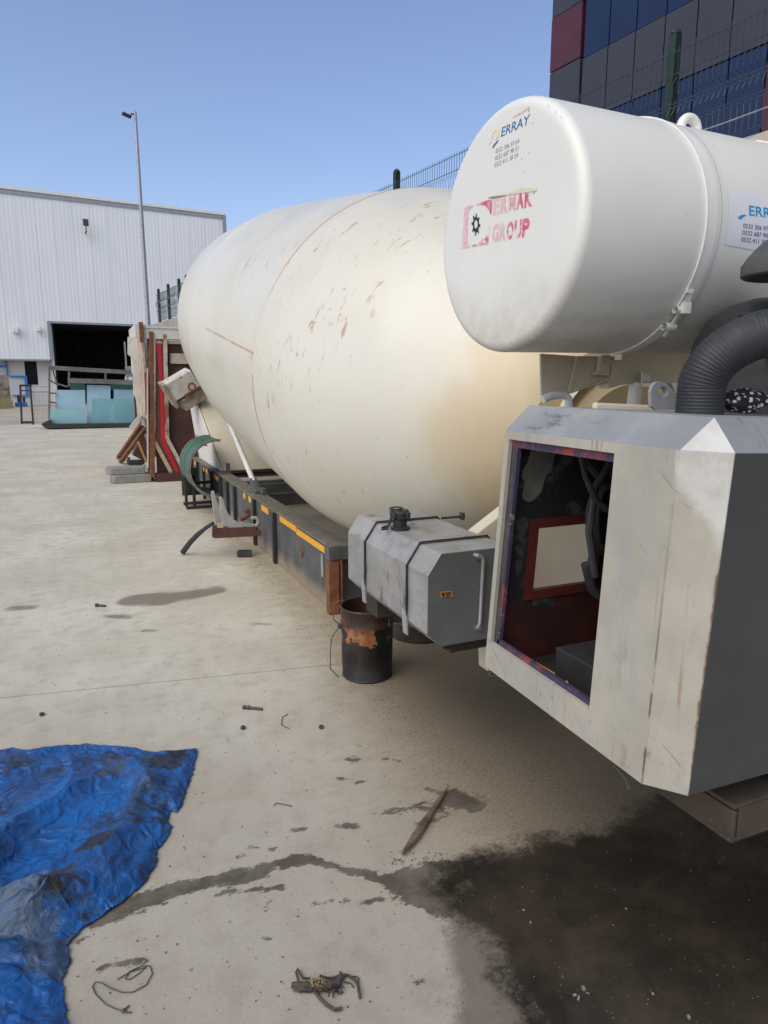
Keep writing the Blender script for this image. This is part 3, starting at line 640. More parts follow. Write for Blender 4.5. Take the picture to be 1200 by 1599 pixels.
# ---------------------------------------------------------------- water tank
wb = Vector((1.2, 1.843, 2.037)); yw_, pt_ = .049, .011
wax = Vector((math.cos(yw_)*math.cos(pt_), math.sin(yw_)*math.cos(pt_), math.sin(pt_)))
wu = Vector((0, 0, 1)).cross(wax).normalized(); ww = wax.cross(wu); WR = .35
prof = [(-.012, 0), (-.012, .16), (-.012, .29)]
rr = .030
for k in range(0, 7):
    a = PI/2*k/6; prof.append((-.012+rr*(1-math.cos(PI/2-a)) if False else -.012+rr*(1-math.cos(a)), WR-rr+rr*math.sin(a)))
prof += [(.4, WR), (.51, WR), (.7, WR), (1.2, WR), (1.66, WR), (1.7, .3), (1.71, 0)]
def tankmat():
    m = NT('water tank paint'); P = m.tc.outputs['Object']; sx = m.n('ShaderNodeSeparateXYZ'); m.l(P, sx.inputs[0]); X, Y, Z = sx.outputs
    c = m.mix(m.ramp(m.noise(1.5, 6, .6), .35, .65), (.76, .765, .715), (.72, .72, .665))
    c = m.mix(m.ramp(m.noise(7, 9, .75), .66, .8, 0, .5), c, (.56, .48, .36))
    c = m.mix(m.ramp(m.noise(34, 3, .5), .755, .79, 0, .8), c, (.3, .22, .15))
    # mottled brown tone, denser toward the underside
    low = m.ramp(Z, 1.69, 1.98, 1, 0)
    c = m.mix(m.math('MULTIPLY', low, m.ramp(m.noise(3, 8, .7, stretch=(1, 3, 3)), .3, .7, .25, .75)), c, (.42, .36, .27))
    sd_ = m.math('ABSOLUTE', m.math('SUBTRACT', X, 1.708)); c = m.mix(m.math('MULTIPLY', m.ramp(sd_, .001, .0025, 1, 0), .55), c, (.25, .24, .22))
    c = m.mix(m.math('MULTIPLY', m.ramp(sd_, .005, .03, 1, 0), .12), c, (.4, .38, .34))
    m.col(c); m.b.inputs['Roughness'].default_value = .42; m.b.inputs['Coat Weight'].default_value = .2; m.b.inputs['Coat Roughness'].default_value = .3
    m.bump(m.noise(4, 3), .06, .02); return m.m
b = nb(); lathe(b, prof, wb, wax, 128, u=wu); WT = part('water_tank', b, tankmat(), MX, smooth=True, ang=30)
def ring_strip(bm, s0, s1, r0, r1, a0, a1, n=90):
    pv = None
    for i in range(n+1):
        a = a0+(a1-a0)*i/n; d = wu*math.cos(a)+ww*math.sin(a)
        q = [bm.verts.new(wb+wax*s_+d*r_) for s_, r_ in ((s0, r0), (s1, r0), (s1, r1), (s0, r1))]
        if pv:
            for k in range(4): bm.faces.new((pv[k], pv[(k+1) % 4], q[(k+1) % 4], q[k]))
        else: bm.faces.new(q)
        pv = q
    bm.faces.new(pv[::-1])
# angle convention on the barrel: 0 = +u (towards/away), measured from u to w(up)
def wang(x, y):
    d = ray(x, y); o_ = C0-wb; a_ = d-wax*d.dot(wax); c_ = o_-wax*o_.dot(wax)
    qa, qb, qc = a_.dot(a_), 2*a_.dot(c_), c_.dot(c_)-WR*WR
    D = qb*qb-4*qa*qc; t = (-qb-math.sqrt(max(D, 0)))/(2*qa); p = C0+d*t; q = p-wb; s_ = q.dot(wax); w = q-wax*s_
    return s_, math.atan2(w.dot(ww), w.dot(wu)) % (2*PI)
def wpt(s_, a, r=WR+.0015): return wb+wax*s_+(wu*math.cos(a)+ww*math.sin(a))*r
aL = wang(1000, 528)[1]; aB1 = wang(1043, 506)[1]; aB2 = wang(1067, 478)[1]
for k, s_ in enumerate((.427, .93)):
    gap0, gap1 = (aB2+(.10 if aB2 < 0 else -.1)*0, aB1)
    b = nb(); ring_strip(b, s_, s_+.045, WR+.0008, WR+.0032, aB2, aB1-2*PI)
    for e in (0,): ring_strip(b, s_+e-.002, s_+e+.002, WR+.001, WR+.0065, aB2, aB1-2*PI)
    stp = part('strap', b, M['white'], WT, smooth=True)
# clamp bolts of the near strap
mp_ = lambda x, y, dr=.012: wpt(*wang(x, y), WR+dr)
c1, c2 = mp_(1053, 480), mp_(1037, 505)
b = nb()
lathe(b, [(0, .011), (.05, .011), (.052, 0)], c1-wax*.006, wax, 14); lathe(b, [(0, .0125), (.045, .0125), (.047, 0)], c2-wax*.01, wax, 14)
bar(b, c1+wax*.02, c2+wax*.02+(c2-c1)*.6, .008); box(b, mp_(1066, 477, .012), (.035, .02, .035), None, .004)
part('clamp', b, M['white'], WT, smooth=True, ang=35)
b = nb(); bar(b, mp_(1070, 452, .006), mp_(1080, 454, .006), .006, .012); bar(b, mp_(1074, 452, .003), mp_(1066, 478, .004), .03, .004); part('clamp_plate', b, M['white'], WT)
b = nb(); ec = gy(1076, 203, 1.86)
tube(b, [ec+Vector((math.cos(k*PI/12)*.036, 0, math.sin(k*PI/12)*.036)) for k in range(24)], .0155, 12, closed=True); part('lifting_eye', b, M['white'], WT, smooth=True)
b = nb(); bar(b, gy(1160, 228, 1.80), gy(1230, 200, 1.80), .04, .03); part('top_bracket', b, M['cream'], WT)
# ---- lettering
def text_mesh(txt, spacing=1.0, bold=0., res=3):
    cu = bpy.data.curves.new('t', 'FONT'); cu.body = txt; cu.resolution_u = res; cu.offset = bold; cu.space_character = spacing
    o = bpy.data.objects.new('t', cu); C.objects.link(o); bpy.context.view_layer.update()
    me = bpy.data.meshes.new_from_object(o.evaluated_get(bpy.context.evaluated_depsgraph_get())); bpy.data.objects.remove(o)
    xs = [v.co.x for v in me.vertices]; ys = [v.co.y for v in me.vertices]
    x0, x1, y0, y1 = min(xs), max(xs), min(ys), max(ys)
    for v in me.vertices: v.co = ((v.co.x-x0)/(x1-x0), (v.co.y-y0)/(y1-y0), 0)
    return me
def place_text(name, txt, m, par, f, **k):
    me = text_mesh(txt, **k)
    for v in me.vertices: v.co = f(v.co.x, v.co.y)
    me.materials.append(m); me.name = name
    o = bpy.data.objects.new(name, me); C.objects.link(o); o.parent = par; return o
ndot = wax.dot(wb)
def endp(x, y, off=.0): return onp(x, y, wax, ndot-.0126-off*.3)
def end_affine(BL, BR, TL, off=.0):
    p, q, r = endp(*BL, off), endp(*BR, off), endp(*TL, off)
    return lambda u, v: p+(q-p)*u+(r-p)*v
M['decalblue'] = mat('decal blue', (.03, .17, .38), None, 5, .4); M['decalgrey'] = mat('decal grey', (.28, .30, .36), None, 5, .5)
M['decalnavy'] = mat('decal navy', (.04, .11, .25), None, 5, .4)
M['decalpink'] = mat('faded red decal', (.58, .06, .14), (.70, .33, .36), 26, .5, spots=[((.77, .70, .66), 20, .47, .16, None)])
M['decalpale'] = mat('faded red decal remains', (.70, .38, .42), (.74, .58, .56), 30, .5, spots=[((.62, .14, .22), 34, .58, .1, None)])
M['decalyellow'] = mat('faded yellow decal', (.74, .68, .42), (.78, .74, .6), 40, .5); M['decalorange'] = mat('faded orange decal', (.72, .48, .20), (.76, .66, .45), 30, .5)
place_text('company_name', 'ERRAY', M['decalblue'], WT, end_affine((782.5, 214), (826, 193.5), (784.5, 199)), bold=.008)
for i, (t_, p0_, p1_) in enumerate((('0532 306 97 64', (774, 240), (811, 223.5)), ('0532 687 98 51', (773, 251), (809.5, 234.5)), ('0532 411 38 54', (772, 262), (809, 245)))):
    place_text('phone_number', t_, M['decalgrey'], WT, end_affine(p0_, p1_, (p0_[0]+.4, p0_[1]-7.2)))
def epoly(name, m, P, th=.0012, off=0., conv=lambda x, y: (x, y)):
    b = nb(); prism(b, [endp(*conv(x, y), off) for x, y in P], -wax*th*.4); return part(name, b, m, WT)
epoly('swoosh', M['decalorange'], [(800, 184), (812, 175.5), (826, 165.5), (828, 167.5), (815, 177)])
epoly('blue_slash', M['decalblue'], [(769, 231), (771, 226), (778, 218.5), (779, 219.5), (775, 225), (770, 231.5)])
epoly('sun_mark', M['decalyellow'], [(764, 227), (766, 212), (770, 202), (776, 199), (780, 203), (779.5, 213), (774, 219), (776, 209), (775, 204), (771, 208), (769, 216), (768, 221)])
z2 = lambda x, y: (715+x/9.23, 285+y/9.23)
def fr(z, BL, BR, TL): return end_affine(z(*BL), z(*BR), z(*TL))
for w_, BL, BR, TL, n_pale in (('ERMAK', (510, 475), (1082, 338), (518, 228), 3), ('GROUP', (492, 866), (1040, 775), (503, 612), 2)):
    f_ = fr(z2, BL, BR, TL); x = 0.
    for i, ch in enumerate(w_):
        x0 = i/5.; x1 = x0+.18
        place_text('faded_letter', ch, M['decalpale'] if i < n_pale else M['decalpink'], WT, (lambda a0, a1: (lambda u, v: f_(a0+(a1-a0)*u, v)))(x0, x1), bold=.045)
epoly('logo_bar', M['decalpale'], [(100, 370), (160, 335), (220, 322), (222, 345), (172, 385), (155, 430), (138, 850), (142, 890), (175, 912), (175, 935), (65, 950), (62, 900)], conv=z2)
epoly('logo_corner', M['decalpink'], [(250, 325), (440, 250), (497, 248), (486, 470), (462, 430), (440, 380), (400, 335), (340, 318)], conv=z2)
epoly('logo_corner', M['decalpink'], [(205, 925), (440, 885), (465, 620), (435, 720), (380, 800), (300, 870), (215, 905)], conv=z2)
P_ = []
for k in range(64):
    a = 2*PI*k/64; ph = (a*8/(2*PI)) % 1; r_ = 1.42 if ph < .16 or ph > .84 else 1.0
    P_.append((265+44*r_*math.sin(a+.1), 605-112*r_*math.cos(a+.1)))
b = nb(); outv = [endp(*z2(x, y)) for x, y in P_]; inv = [endp(*z2(265+26*math.sin(2*PI*k/64+.1), 600-62*math.cos(2*PI*k/64+.1))) for k in range(64)]
ov = [b.verts.new(p-wax*.001) for p in outv]; iv = [b.verts.new(p-wax*.001) for p in inv]
for k in range(64): b.faces.new((ov[k], ov[(k+1) % 64], iv[(k+1) % 64], iv[k]))
part('gear_mark', b, M['black'], WT)
epoly('peeled_film', mat('peeling film', (.70, .66, .50), (.62, .57, .42), 30, .7), [(430, 215), (660, 165), (950, 72), (1145, 85), (1142, 120), (860, 160), (700, 180), (500, 228)], conv=z2, off=.0014)
epoly('peeled_edge', mat('film edge', (.28, .25, .18), None, 30, .7), [(430, 215), (520, 196), (700, 182), (690, 190), (500, 232)], conv=z2, off=.003)
place_text('registered_mark', 'R', M['decalgrey'], WT, fr(z2, (1085, 170), (1118, 162), (1088, 125)))
# small dents and dirt on the end
for q, w in (((826, 172), 2.2), ((832, 192), 1.4), ((815, 248), 1.4), ((827, 239), 1.2), ((857, 165), 1.6), ((868, 175), 1.5), ((877, 183), 1.6)):
    epoly('scuff', M['decalgrey'], [(q[0]-w*.3, q[1]-w), (q[0]+w*.5, q[1]-w*.2), (q[0]+w*.6, q[1]+w), (q[0]-w*.2, q[1]+w*.5)])
def bar_affine(BL, BR, TL, r=WR+.0022):
    p, q, t_ = wang(*BL), wang(*BR), wang(*TL)
    return lambda u, v: wpt(p[0]+(q[0]-p[0])*u+(t_[0]-p[0])*v, p[1]+(q[1]-p[1])*u+(t_[1]-p[1])*v, r)
fs = bar_affine((1131, 382), (1240, 402), (1135, 293), WR+.0012); b = nb(); N_ = 14
gr = [[b.verts.new(fs(i/N_, j/N_)) for i in range(N_+1)] for j in range(N_+1)]
for j in range(N_):
    for i in range(N_): b.faces.new((gr[j][i], gr[j][i+1], gr[j+1][i+1], gr[j+1][i]))
part('sticker', b, mat('white sticker', (.74, .75, .80), (.70, .71, .76), 5, .35), WT, smooth=True)
M['decalcyan'] = mat('bright decal blue', (.02, .30, .60), None, 5, .4)
place_text('company_name', 'ERRAY', M['decalcyan'], WT, bar_affine((1169.5, 336.5), (1228, 343.5), (1169, 321)), bold=.012, res=4)
for t_, p0_ in (('0532 306 97 64', (1160, 356)), ('0532 687 98 51', (1158.5, 366.5)), ('0532 411 38 54', (1157, 377))):
    place_text('phone_number', t_, M['decalnavy'], WT, bar_affine(p0_, (p0_[0]+48, p0_[1]+6), (p0_[0]+.3, p0_[1]-7)))
b = nb(); fa = lambda x, y: wpt(*wang(1110+x/13.33, 280+y/13.33), WR+.002)
b.faces.new([b.verts.new(fa(x, y)) for x, y in ((555, 800), (600, 755), (670, 738), (742, 738), (690, 780), (620, 832), (575, 828))]); part('blue_slash', b, M['decalcyan'], WT)

# water tank brackets
Y2 = 2.02
bm_ = mat('dirty cream steel', (.64, .58, .44), (.56, .48, .33), 7, .6, spots=[((.36, .22, .11), 10, .64, .12, None), ((.68, .63, .5), 5, .55, .2, None)])
b = nb(); prism(b, [gy(*q, Y2) for q in ((845, 552), (902, 556), (888, 615), (846, 617))], (0, .01, 0)); prism(b, [gy(*q, Y2-.02) for q in ((902, 556), (960, 556), (962, 588), (888, 616))], (0, .012, 0))
prism(b, [gy(*q, Y2-.03) for q in ((888, 616), (892, 612), (962, 586), (965, 590))], (0, .05, 0))
TB = part('tank_bracket', b, bm_, MX, bevel=.002)
b = nb(); prism(b, [gy(*q, 1.97) for q in ((940, 556), (954, 553), (952, 586), (926, 586), (936, 578))], (0, .02, 0)); prism(b, [gy(*q, 1.98) for q in ((952, 562), (982, 562), (1004, 582), (1005, 596), (985, 600), (972, 601), (950, 607), (950, 600), (958, 590))], (0, .05, 0)); part('gusset', b, bm_, TB, bevel=.002)
b = nb(); pa_, pb_ = gy(994, 598, 1.99), gy(986, 660, 1.99); tube(b, [pa_, pb_], .024, 16); lathe(b, [(0, .02), (.03, .02), (.031, 0)], gy(999, 590, 1.97), (1, -.2, 0), 12); tube(b, [gy(1003, 580, 1.95), gy(1003, 601, 1.95), gy(1009, 604, 1.94)], .004, 6); part('post', b, M['white'], TB, smooth=True)
b = nb(); tube(b, [gy(848, 624, 2.0), gy(860, 618, 2.0), gy(880, 616, 2.0), gy(888, 622, 2.0), (gy(889, 640, 2.0))], .014, 10); part('clip', b, M['white'], TB, smooth=True)
b = nb(); bar(b, (1.9, 2.12, 1.66), (3.0, 2.18, 1.67), .05, .14); part('cross_tube', b, M['cream'], TB)
b = nb(); bar(b, (1.75, 2.1, 1.35), (3.0, 2.15, 1.35), .30, .26); part('gearbox', b, mat('oily dark metal', (.05, .04, .032), (.09, .07, .05), 5, .6), MX)

# ---------------------------------------------------------------- engine housing
V = Vector
LTf, LBf, LTn, LBn = V((1.10, 1.655, 1.463)), V((1.10, 1.729, .729)), V((1.10, 1.031, 1.464)), V((1.10, 1.061, .709))
CTn, CBn = V((1.165, .955, 1.462)), V((1.137, .968, .725))
XRR = 2.0
RTn, RBn = V((XRR, .955, 1.43)), V((XRR, .968, .70)); RTf, RBf = V((XRR, 1.655, 1.43)), V((XRR, 1.729, .70))
ATf, ATn = V((1.18, 1.66, 1.533)), V((1.175, 1.02, 1.528)); ATr, ATrf = V((XRR, 1.02, 1.50)), V((XRR, 1.66, 1.50))
def housing_mat():
    m = NT('housing paint'); P = m.tc.outputs['Object']; sx = m.n('ShaderNodeSeparateXYZ'); m.l(P, sx.inputs[0]); X, Y, Z = sx.outputs
    c = m.mix(m.ramp(m.noise(3, 8, .65), .35, .65), (.45, .42, .345), (.36, .34, .285))
    c = m.mix(m.ramp(m.noise(6, 8, .7, stretch=(1, 1.4, .35)), .48, .68, 0, .65), c, (.33, .33, .325))
    c = m.mix(m.ramp(m.noise(14, 7, .7, stretch=(1, 3, .3)), .62, .72, 0, .55), c, (.22, .20, .18))
    scr = m.n('ShaderNodeTexWave'); mp = m.n('ShaderNodeMapping'); mp.inputs['Rotation'].default_value = (math.radians(52), 0, 0); m.l(P, mp.inputs[0]); m.l(mp.outputs[0], scr.inputs[0])
    f = m.ramp(m.noise(22, 3, .5, vec=mp.outputs[0], stretch=(1, 4.5, .16)), .655, .69, 0, .6)
    c = m.mix(m.math('MULTIPLY', f, m.ramp(m.noise(3.2, 2), .47, .56)), c, (.19, .18, .17))
    c = m.mix(m.ramp(m.noise(30, 5, .7), .72, .76, 0, .8), c, (.25, .11, .05))
    # rust along the welded seam
    sd_ = m.math('ABSOLUTE', m.math('SUBTRACT', m.math('ADD', Y, m.math('MULTIPLY', m.math('SUBTRACT', Z, .71), .04)), 1.064))
    rs = m.math('MULTIPLY', m.ramp(sd_, .001, .004, 1, 0), m.ramp(m.noise(12, 5), .42, .55))
    c = m.mix(m.math('MULTIPLY', rs, m.ramp(Z, .8, 1.3, .9, .15)), c, (.08, .05, .035))
    # rust and grime: runs, bare edges, smears
    run = m.math('MULTIPLY', m.ramp(m.noise(16, 3, .5, stretch=(1, 2.2, .07)), .60, .64), m.ramp(m.noise(5, 4), .42, .6))
    c = m.mix(m.math('MULTIPLY', run, .55), c, (.25, .15, .08))
    c = m.mix(m.math('MULTIPLY', m.ramp(m.noise(34, 6, .7), .60, .68), m.ramp(Z, .90, .72, 0, .6)), c, (.12, .085, .06))
    c = m.mix(m.math('MULTIPLY', m.ramp(m.noise(8, 9, .8, stretch=(1, 1.6, .6)), .56, .74), .5), c, (.20, .185, .165))
    ye = m.math('SUBTRACT', Y, m.math('SUBTRACT', .955+1.462*.0177, m.math('MULTIPLY', Z, .0177)))
    er = m.math('ADD', ye, m.math('MULTIPLY', m.math('SUBTRACT', m.noise(22, 8, .75, stretch=(1, 1, .5)), .5), .022))
    c = m.mix(m.ramp(er, .000, .006, .9, 0), c, (.13, .06, .03))
    # white touch-up paint near the top corner
    wy = m.math('ADD', m.math('MULTIPLY', m.math('SUBTRACT', m.noise(9, 7, .7), .5), .16), m.math('ADD', m.math('MULTIPLY', m.math('SUBTRACT', Y, 1.0), -1.6), Z))
    wm = m.math('MULTIPLY', m.ramp(wy, 1.31, 1.36), m.ramp(Y, 1.035, 1.045, 1, 0))
    wm2 = m.ramp(m.math('ADD', Y, m.math('MULTIPLY', m.math('SUBTRACT', m.noise(25, 4), .5), .03)), 1.075, 1.065)
    c = m.mix(m.math('MULTIPLY', wm, .75), c, m.mix(m.ramp(m.noise(18, 7), .4, .6), (.60, .60, .57), (.50, .49, .45)))
    m.col(c); m.b.inputs['Roughness'].default_value = .72; m.b.inputs['Specular IOR Level'].default_value = .3; m.bump(m.noise(5, 4), .15, .01); return m.m
hmat = housing_mat()
EH = thing if False else None
def quad(bm, pts, th):
    n_ = (pts[1]-pts[0]).cross(pts[2]-pts[0]).normalized()
    prism(bm, pts, n_*th)
def lerp(a, b_, t): return a+(b_-a)*t
# left face: frame around the opening
OT0, OT1, OB1, OB0 = V((1.10, 1.636, 1.440)), V((1.10, 1.216, 1.440)), V((1.10, 1.249, .804)), V((1.10, 1.700, .818))
TH = V((.012, 0, 0))
b = nb()
prism(b, [LTf, LTn, V((1.10, OT1.y, 1.4635)), OT1, OT0], TH) if False else None
for P4 in ((LTf, V((1.1, OT1.y, 1.4636)), OT1, OT0), (LTf, OT0, OB0, LBf), (LBf, OB0, OB1, V((1.1, 1.257, .7147))), (V((1.1, OT1.y, 1.4636)), LTn, LBn, V((1.1, 1.257, .7147)), OB1, OT1)):
    prism(b, list(P4), TH)
bmesh.ops.remove_doubles(b, verts=b.verts, dist=1e-5)
HS = part('engine_housing', b, hmat, MX)
b = nb(); prism(b, [LTn, CTn, CBn, LBn], V((.008, .008, 0))); part('corner_panel', b, hmat, HS, bevel=.002)
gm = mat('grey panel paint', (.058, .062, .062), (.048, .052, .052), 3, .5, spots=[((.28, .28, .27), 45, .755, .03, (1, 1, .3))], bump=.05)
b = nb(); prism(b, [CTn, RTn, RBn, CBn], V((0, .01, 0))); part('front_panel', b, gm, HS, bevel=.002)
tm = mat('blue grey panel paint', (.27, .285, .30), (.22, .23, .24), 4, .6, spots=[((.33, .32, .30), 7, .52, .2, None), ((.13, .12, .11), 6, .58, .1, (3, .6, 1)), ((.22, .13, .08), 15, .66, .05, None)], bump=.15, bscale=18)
b = nb(); prism(b, [LTf, ATf, ATn, LTn], V((.004, 0, -.008))); part('side_bevel', b, tm, HS)
b = nb(); prism(b, [ATn, ATr, RTn, CTn], V((0, .006, -.006))); part('front_bevel', b, tm, HS)
b = nb(); prism(b, [ATn, CTn, LTn], V((.006, .006, -.006))); part('corner_bevel', b, mat('white touch up', (.58, .58, .55), (.50, .49, .46), 12, .7, spots=[((.30, .31, .34), 9, .66, .05, None)]), HS)
b = nb(); prism(b, [ATf-V((0, 0, .002)), ATrf, ATr, ATn-V((0, 0, .002))], V((0, 0, -.008))); part('top', b, tm, HS)
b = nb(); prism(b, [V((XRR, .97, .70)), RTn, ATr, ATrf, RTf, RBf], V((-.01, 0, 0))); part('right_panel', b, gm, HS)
# far wall, seen through the opening, with its window
FW = lambda x, z: V((x, 1.715-(z-.73)*.085, z))
FX0, FX1, WX0, WX1, WZ0, WZ1 = 1.113, XRR-.01, 1.240, 1.455, .968, 1.166
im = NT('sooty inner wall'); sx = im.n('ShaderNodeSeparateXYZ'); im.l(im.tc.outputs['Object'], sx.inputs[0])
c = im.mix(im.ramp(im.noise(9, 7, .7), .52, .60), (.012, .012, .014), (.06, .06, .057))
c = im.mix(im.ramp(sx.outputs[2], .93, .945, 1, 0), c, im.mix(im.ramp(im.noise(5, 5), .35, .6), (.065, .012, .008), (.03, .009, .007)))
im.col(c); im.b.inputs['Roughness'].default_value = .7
b = nb()
for x0, x1, z0, z1 in ((FX0, WX0, .72, 1.45), (WX1, FX1, .72, 1.45), (WX0, WX1, .72, WZ0), (WX0, WX1, WZ1, 1.45)):
    prism(b, [FW(x0, z0), FW(x1, z0), FW(x1, z1), FW(x0, z1)], V((0, .01, 0)))
part('far_wall', b, im.m, HS)
b = nb(); wp_ = lambda x, y: gy(x, y, 1.62)
def onwall(x, y):
    p = gy(x, y, 1.66)
    for _ in range(5): p = gy(x, y, FW(0, p.z).y-.0025)
    return p
prism(b, [onwall(*q) for q in ((838, 690), (868, 699), (867, 712), (860, 738), (853, 742), (846, 768), (834, 781), (826, 784), (818, 780), (816, 773), (820, 752), (815, 744), (817, 734), (824, 722), (829, 705))], (0, .001, 0)); part('bare_patch', b, mat('bare grey patch', (.16, .15, .12), (.11, .105, .09), 14, .8), HS)
for P_ in (((806, 812), (822, 806), (826, 818), (822, 850), (816, 880), (811, 902), (804, 896), (806, 860), (801, 840)), ((832, 936), (846, 932), (866, 934), (864, 946), (846, 949), (833, 946))):
    b = nb(); prism(b, [onwall(*q) for q in P_], (0, .001, 0)); part('worn_patch', b, mat('worn patch', (.055, .055, .052), (.02, .02, .02), 30, .8, spots=[((.012, .012, .013), 26, .5, .06, None)]), HS)
for k, P_ in enumerate((((905, 700), (915, 745), (930, 780), (955, 800)), ((955, 720), (930, 760), (920, 830), (930, 900)), ((890, 690), (925, 730), (950, 760)), ((915, 880), (925, 920), (950, 940)))):
    b = nb(); tube(b, [gy(x, y, 1.50+.02*k) for x, y in P_], .009+.002*k, 8); part('hose', b, M['rubber'], HS, smooth=True)
rm = mat('red inner frame', (.10, .016, .011), (.08, .015, .012), 14, .6, spots=[((.04, .03, .04), 18, .62, .06, None)])
b = nb(); w = .03
for x0, x1, z0, z1 in ((WX0-w, WX0, WZ0-w, WZ1+w), (WX1, WX1+w, WZ0-w, WZ1+w), (WX0, WX1, WZ0-w, WZ0), (WX0, WX1, WZ1, WZ1+w)):
    prism(b, [FW(x0, z0), FW(x1, z0), FW(x1, z1), FW(x0, z1)], V((0, -.008, 0)))
part('window_frame', b, rm, HS)
# door rebate in red and purple
pm = mat('red and purple chipped paint', (.30, .05, .03), (.06, .038, .085), 9, .7, spots=[((.045, .036, .075), 11, .47, .03, (1, 1.6, .6)), ((.20, .16, .15), 26, .60, .04, None)])
b = nb(); i0 = .012; dx = .012
def jamb(p, q, inn, wdt=.016):
    hexa(b, [p+V((i0, 0, 0)), q+V((i0, 0, 0)), q+V((dx+i0, 0, 0)), p+V((dx+i0, 0, 0))], [v+inn*wdt for v in (p+V((i0, 0, 0)), q+V((i0, 0, 0)), q+V((dx+i0, 0, 0)), p+V((dx+i0, 0, 0)))])
jamb(OT0, OT1, V((0, 0, -1)), .022); jamb(OB0+V((0, -.018, 0)), OT0+V((0, -.018, -.022)), V((0, -1, 0)), .009); jamb(OB0, OB1, V((0, 0, 1)), .014)
part('door_frame', b, pm, HS)
b = nb(); hexa(b, [OB0+V((.013, .0, .0)), OT0+V((.013, 0, 0)), OT0+V((.03, 0, 0)), OB0+V((.03, 0, 0))], [v+V((0, -.018, 0)) for v in (OB0+V((.013, .0, .0)), OT0+V((.013, 0, 0)), OT0+V((.03, 0, 0)), OB0+V((.03, 0, 0)))]); part('door_seal', b, M['dsteel'], HS)
# floor, machinery
b = nb(); box(b, (1.56, 1.37, .745), (.86, .62, .01)); part('floor', b, M['black'], HS)
b = nb(); q_ = gz(868, 1010, .835); box(b, (q_.x+.18, q_.y-.12, .79), (.36, .24, .09), None, .004); part('battery_box', b, mat('dark grey box', (.035, .035, .035), None, 5, .5), HS)
RC = gy(972, 800, 1.58); b = nb(); lathe(b, [(0, .135), (.04, .14), (.04, .125), (0, .125)], RC, (-.35, 1, 0), 32); lathe(b, [(-.02, .05), (.05, .05), (.06, 0)], RC, (-.35, 1, 0), 16)
fanm = mat('sooty black', (.010, .010, .010), (.022, .021, .02), 9, .7)
for k in range(7):
    a = 2*PI*k/7; ax_ = V((-.35, 1, 0)).normalized(); u_ = ax_.orthogonal().normalized(); w_ = ax_.cross(u_); d_ = u_*math.cos(a)+w_*math.sin(a); t_ = ax_.cross(d_)
    hexa(b, [RC+d_*.04-t_*.015, RC+d_*.04+t_*.02+ax_*.02, RC+d_*.12+t_*.04+ax_*.03, RC+d_*.12-t_*.03], [v+ax_*.004 for v in (RC+d_*.04-t_*.015, RC+d_*.04+t_*.02+ax_*.02, RC+d_*.12+t_*.04+ax_*.03, RC+d_*.12-t_*.03)])
part('fan', b, fanm, HS, smooth=True)
b = nb(); box(b, (1.80, 1.42, 1.12), (.30, .34, .5), None, .02)
for k in range(3): tube(b, [(1.50+k*.05, 1.3, .8), (1.48+k*.04, 1.36, 1.0), (1.55, 1.42, 1.15+k*.05), (1.7, 1.45, 1.2+k*.03)], .014, 8)
part('engine', b, M['black'], HS)
b = nb(); prism(b, [gx(*q, 1.132) for q in ((820, 1034), (836, 1034), (866, 1052), (858, 1056), (842, 1050))], (.004, 0, .0)); prism(b, [gx(*q, 1.132) for q in ((869, 1066), (884, 1063), (893, 1079), (886, 1080))], (.004, 0, 0)); part('orange_bracket', b, mat('orange paint', (.75, .30, .02), (.6, .25, .02), 12, .5), HS)
b = nb(); box(b, (1.57, 1.38, .700), (.84, .62, .018))
part('bottom_plate', b, M['dsteel'], HS)
# skid beams carrying the housing
skm = mat('dirty skid steel', (.075, .056, .038), (.045, .034, .024), 6, .85, spots=[((.15, .13, .10), 12, .62, .1, None)], bump=.2)
b = nb()
x0, x1 = 1.30, 1.46
box(b, ((x0+x1)/2, 1.33, .560), (x1-x0, .70, .012)); box(b, (x0+.006, 1.33, .60), (.012, .70, .07)); box(b, (x0+.08, 1.33, .645), (.16, .70, .010)); box(b, (2.04, 1.03, .602), (1.44, .10, .075)); box(b, (2.1, 1.55, .60), (1.3, .16, .10)); box(b, (2.4, 2.1, .60), (.16, 1.3, .10)); box(b, (1.56, 1.06, .675), (.16, .12, .03))
part('skid_beam', b, skm, MX, bevel=.003)
b = nb(); box(b, (1.62, 1.02, .66), (.012, .10, .09)); part('skid_plate', b, M['concrete'], MX)
for y in (1.35, 2.6):
    b = nb(); box(b, (2.45, y, .28), (.16, .16, .55)); part('stand_leg', b, M['dsteel'], MX)
b = nb(); tube(b, [(1.13, 1.17, .71), (1.12, 1.17, .69), (1.125, 1.14, .675), (1.13, 1.13, .65)], .004, 6); tube(b, [(1.12, 1.70, .73), (1.11, 1.72, .70), (1.13, 1.69, .705)], .006, 6); part('hanging_wire', b, M['dsteel'], HS)
# lifting lug on top
b = nb(); lx = gy(1018, 634, 1.45); P_ = [gy(*q, 1.45) for q in ((1018, 640), (1017, 612), (1021, 599), (1029, 595), (1040, 597), (1048, 606), (1054, 612), (1064, 607), (1064, 640))]
hole = [gy(1036+8*math.cos(k*PI/8), 612+9*math.sin(k*PI/8)+0, 1.45) for k in range(16)]
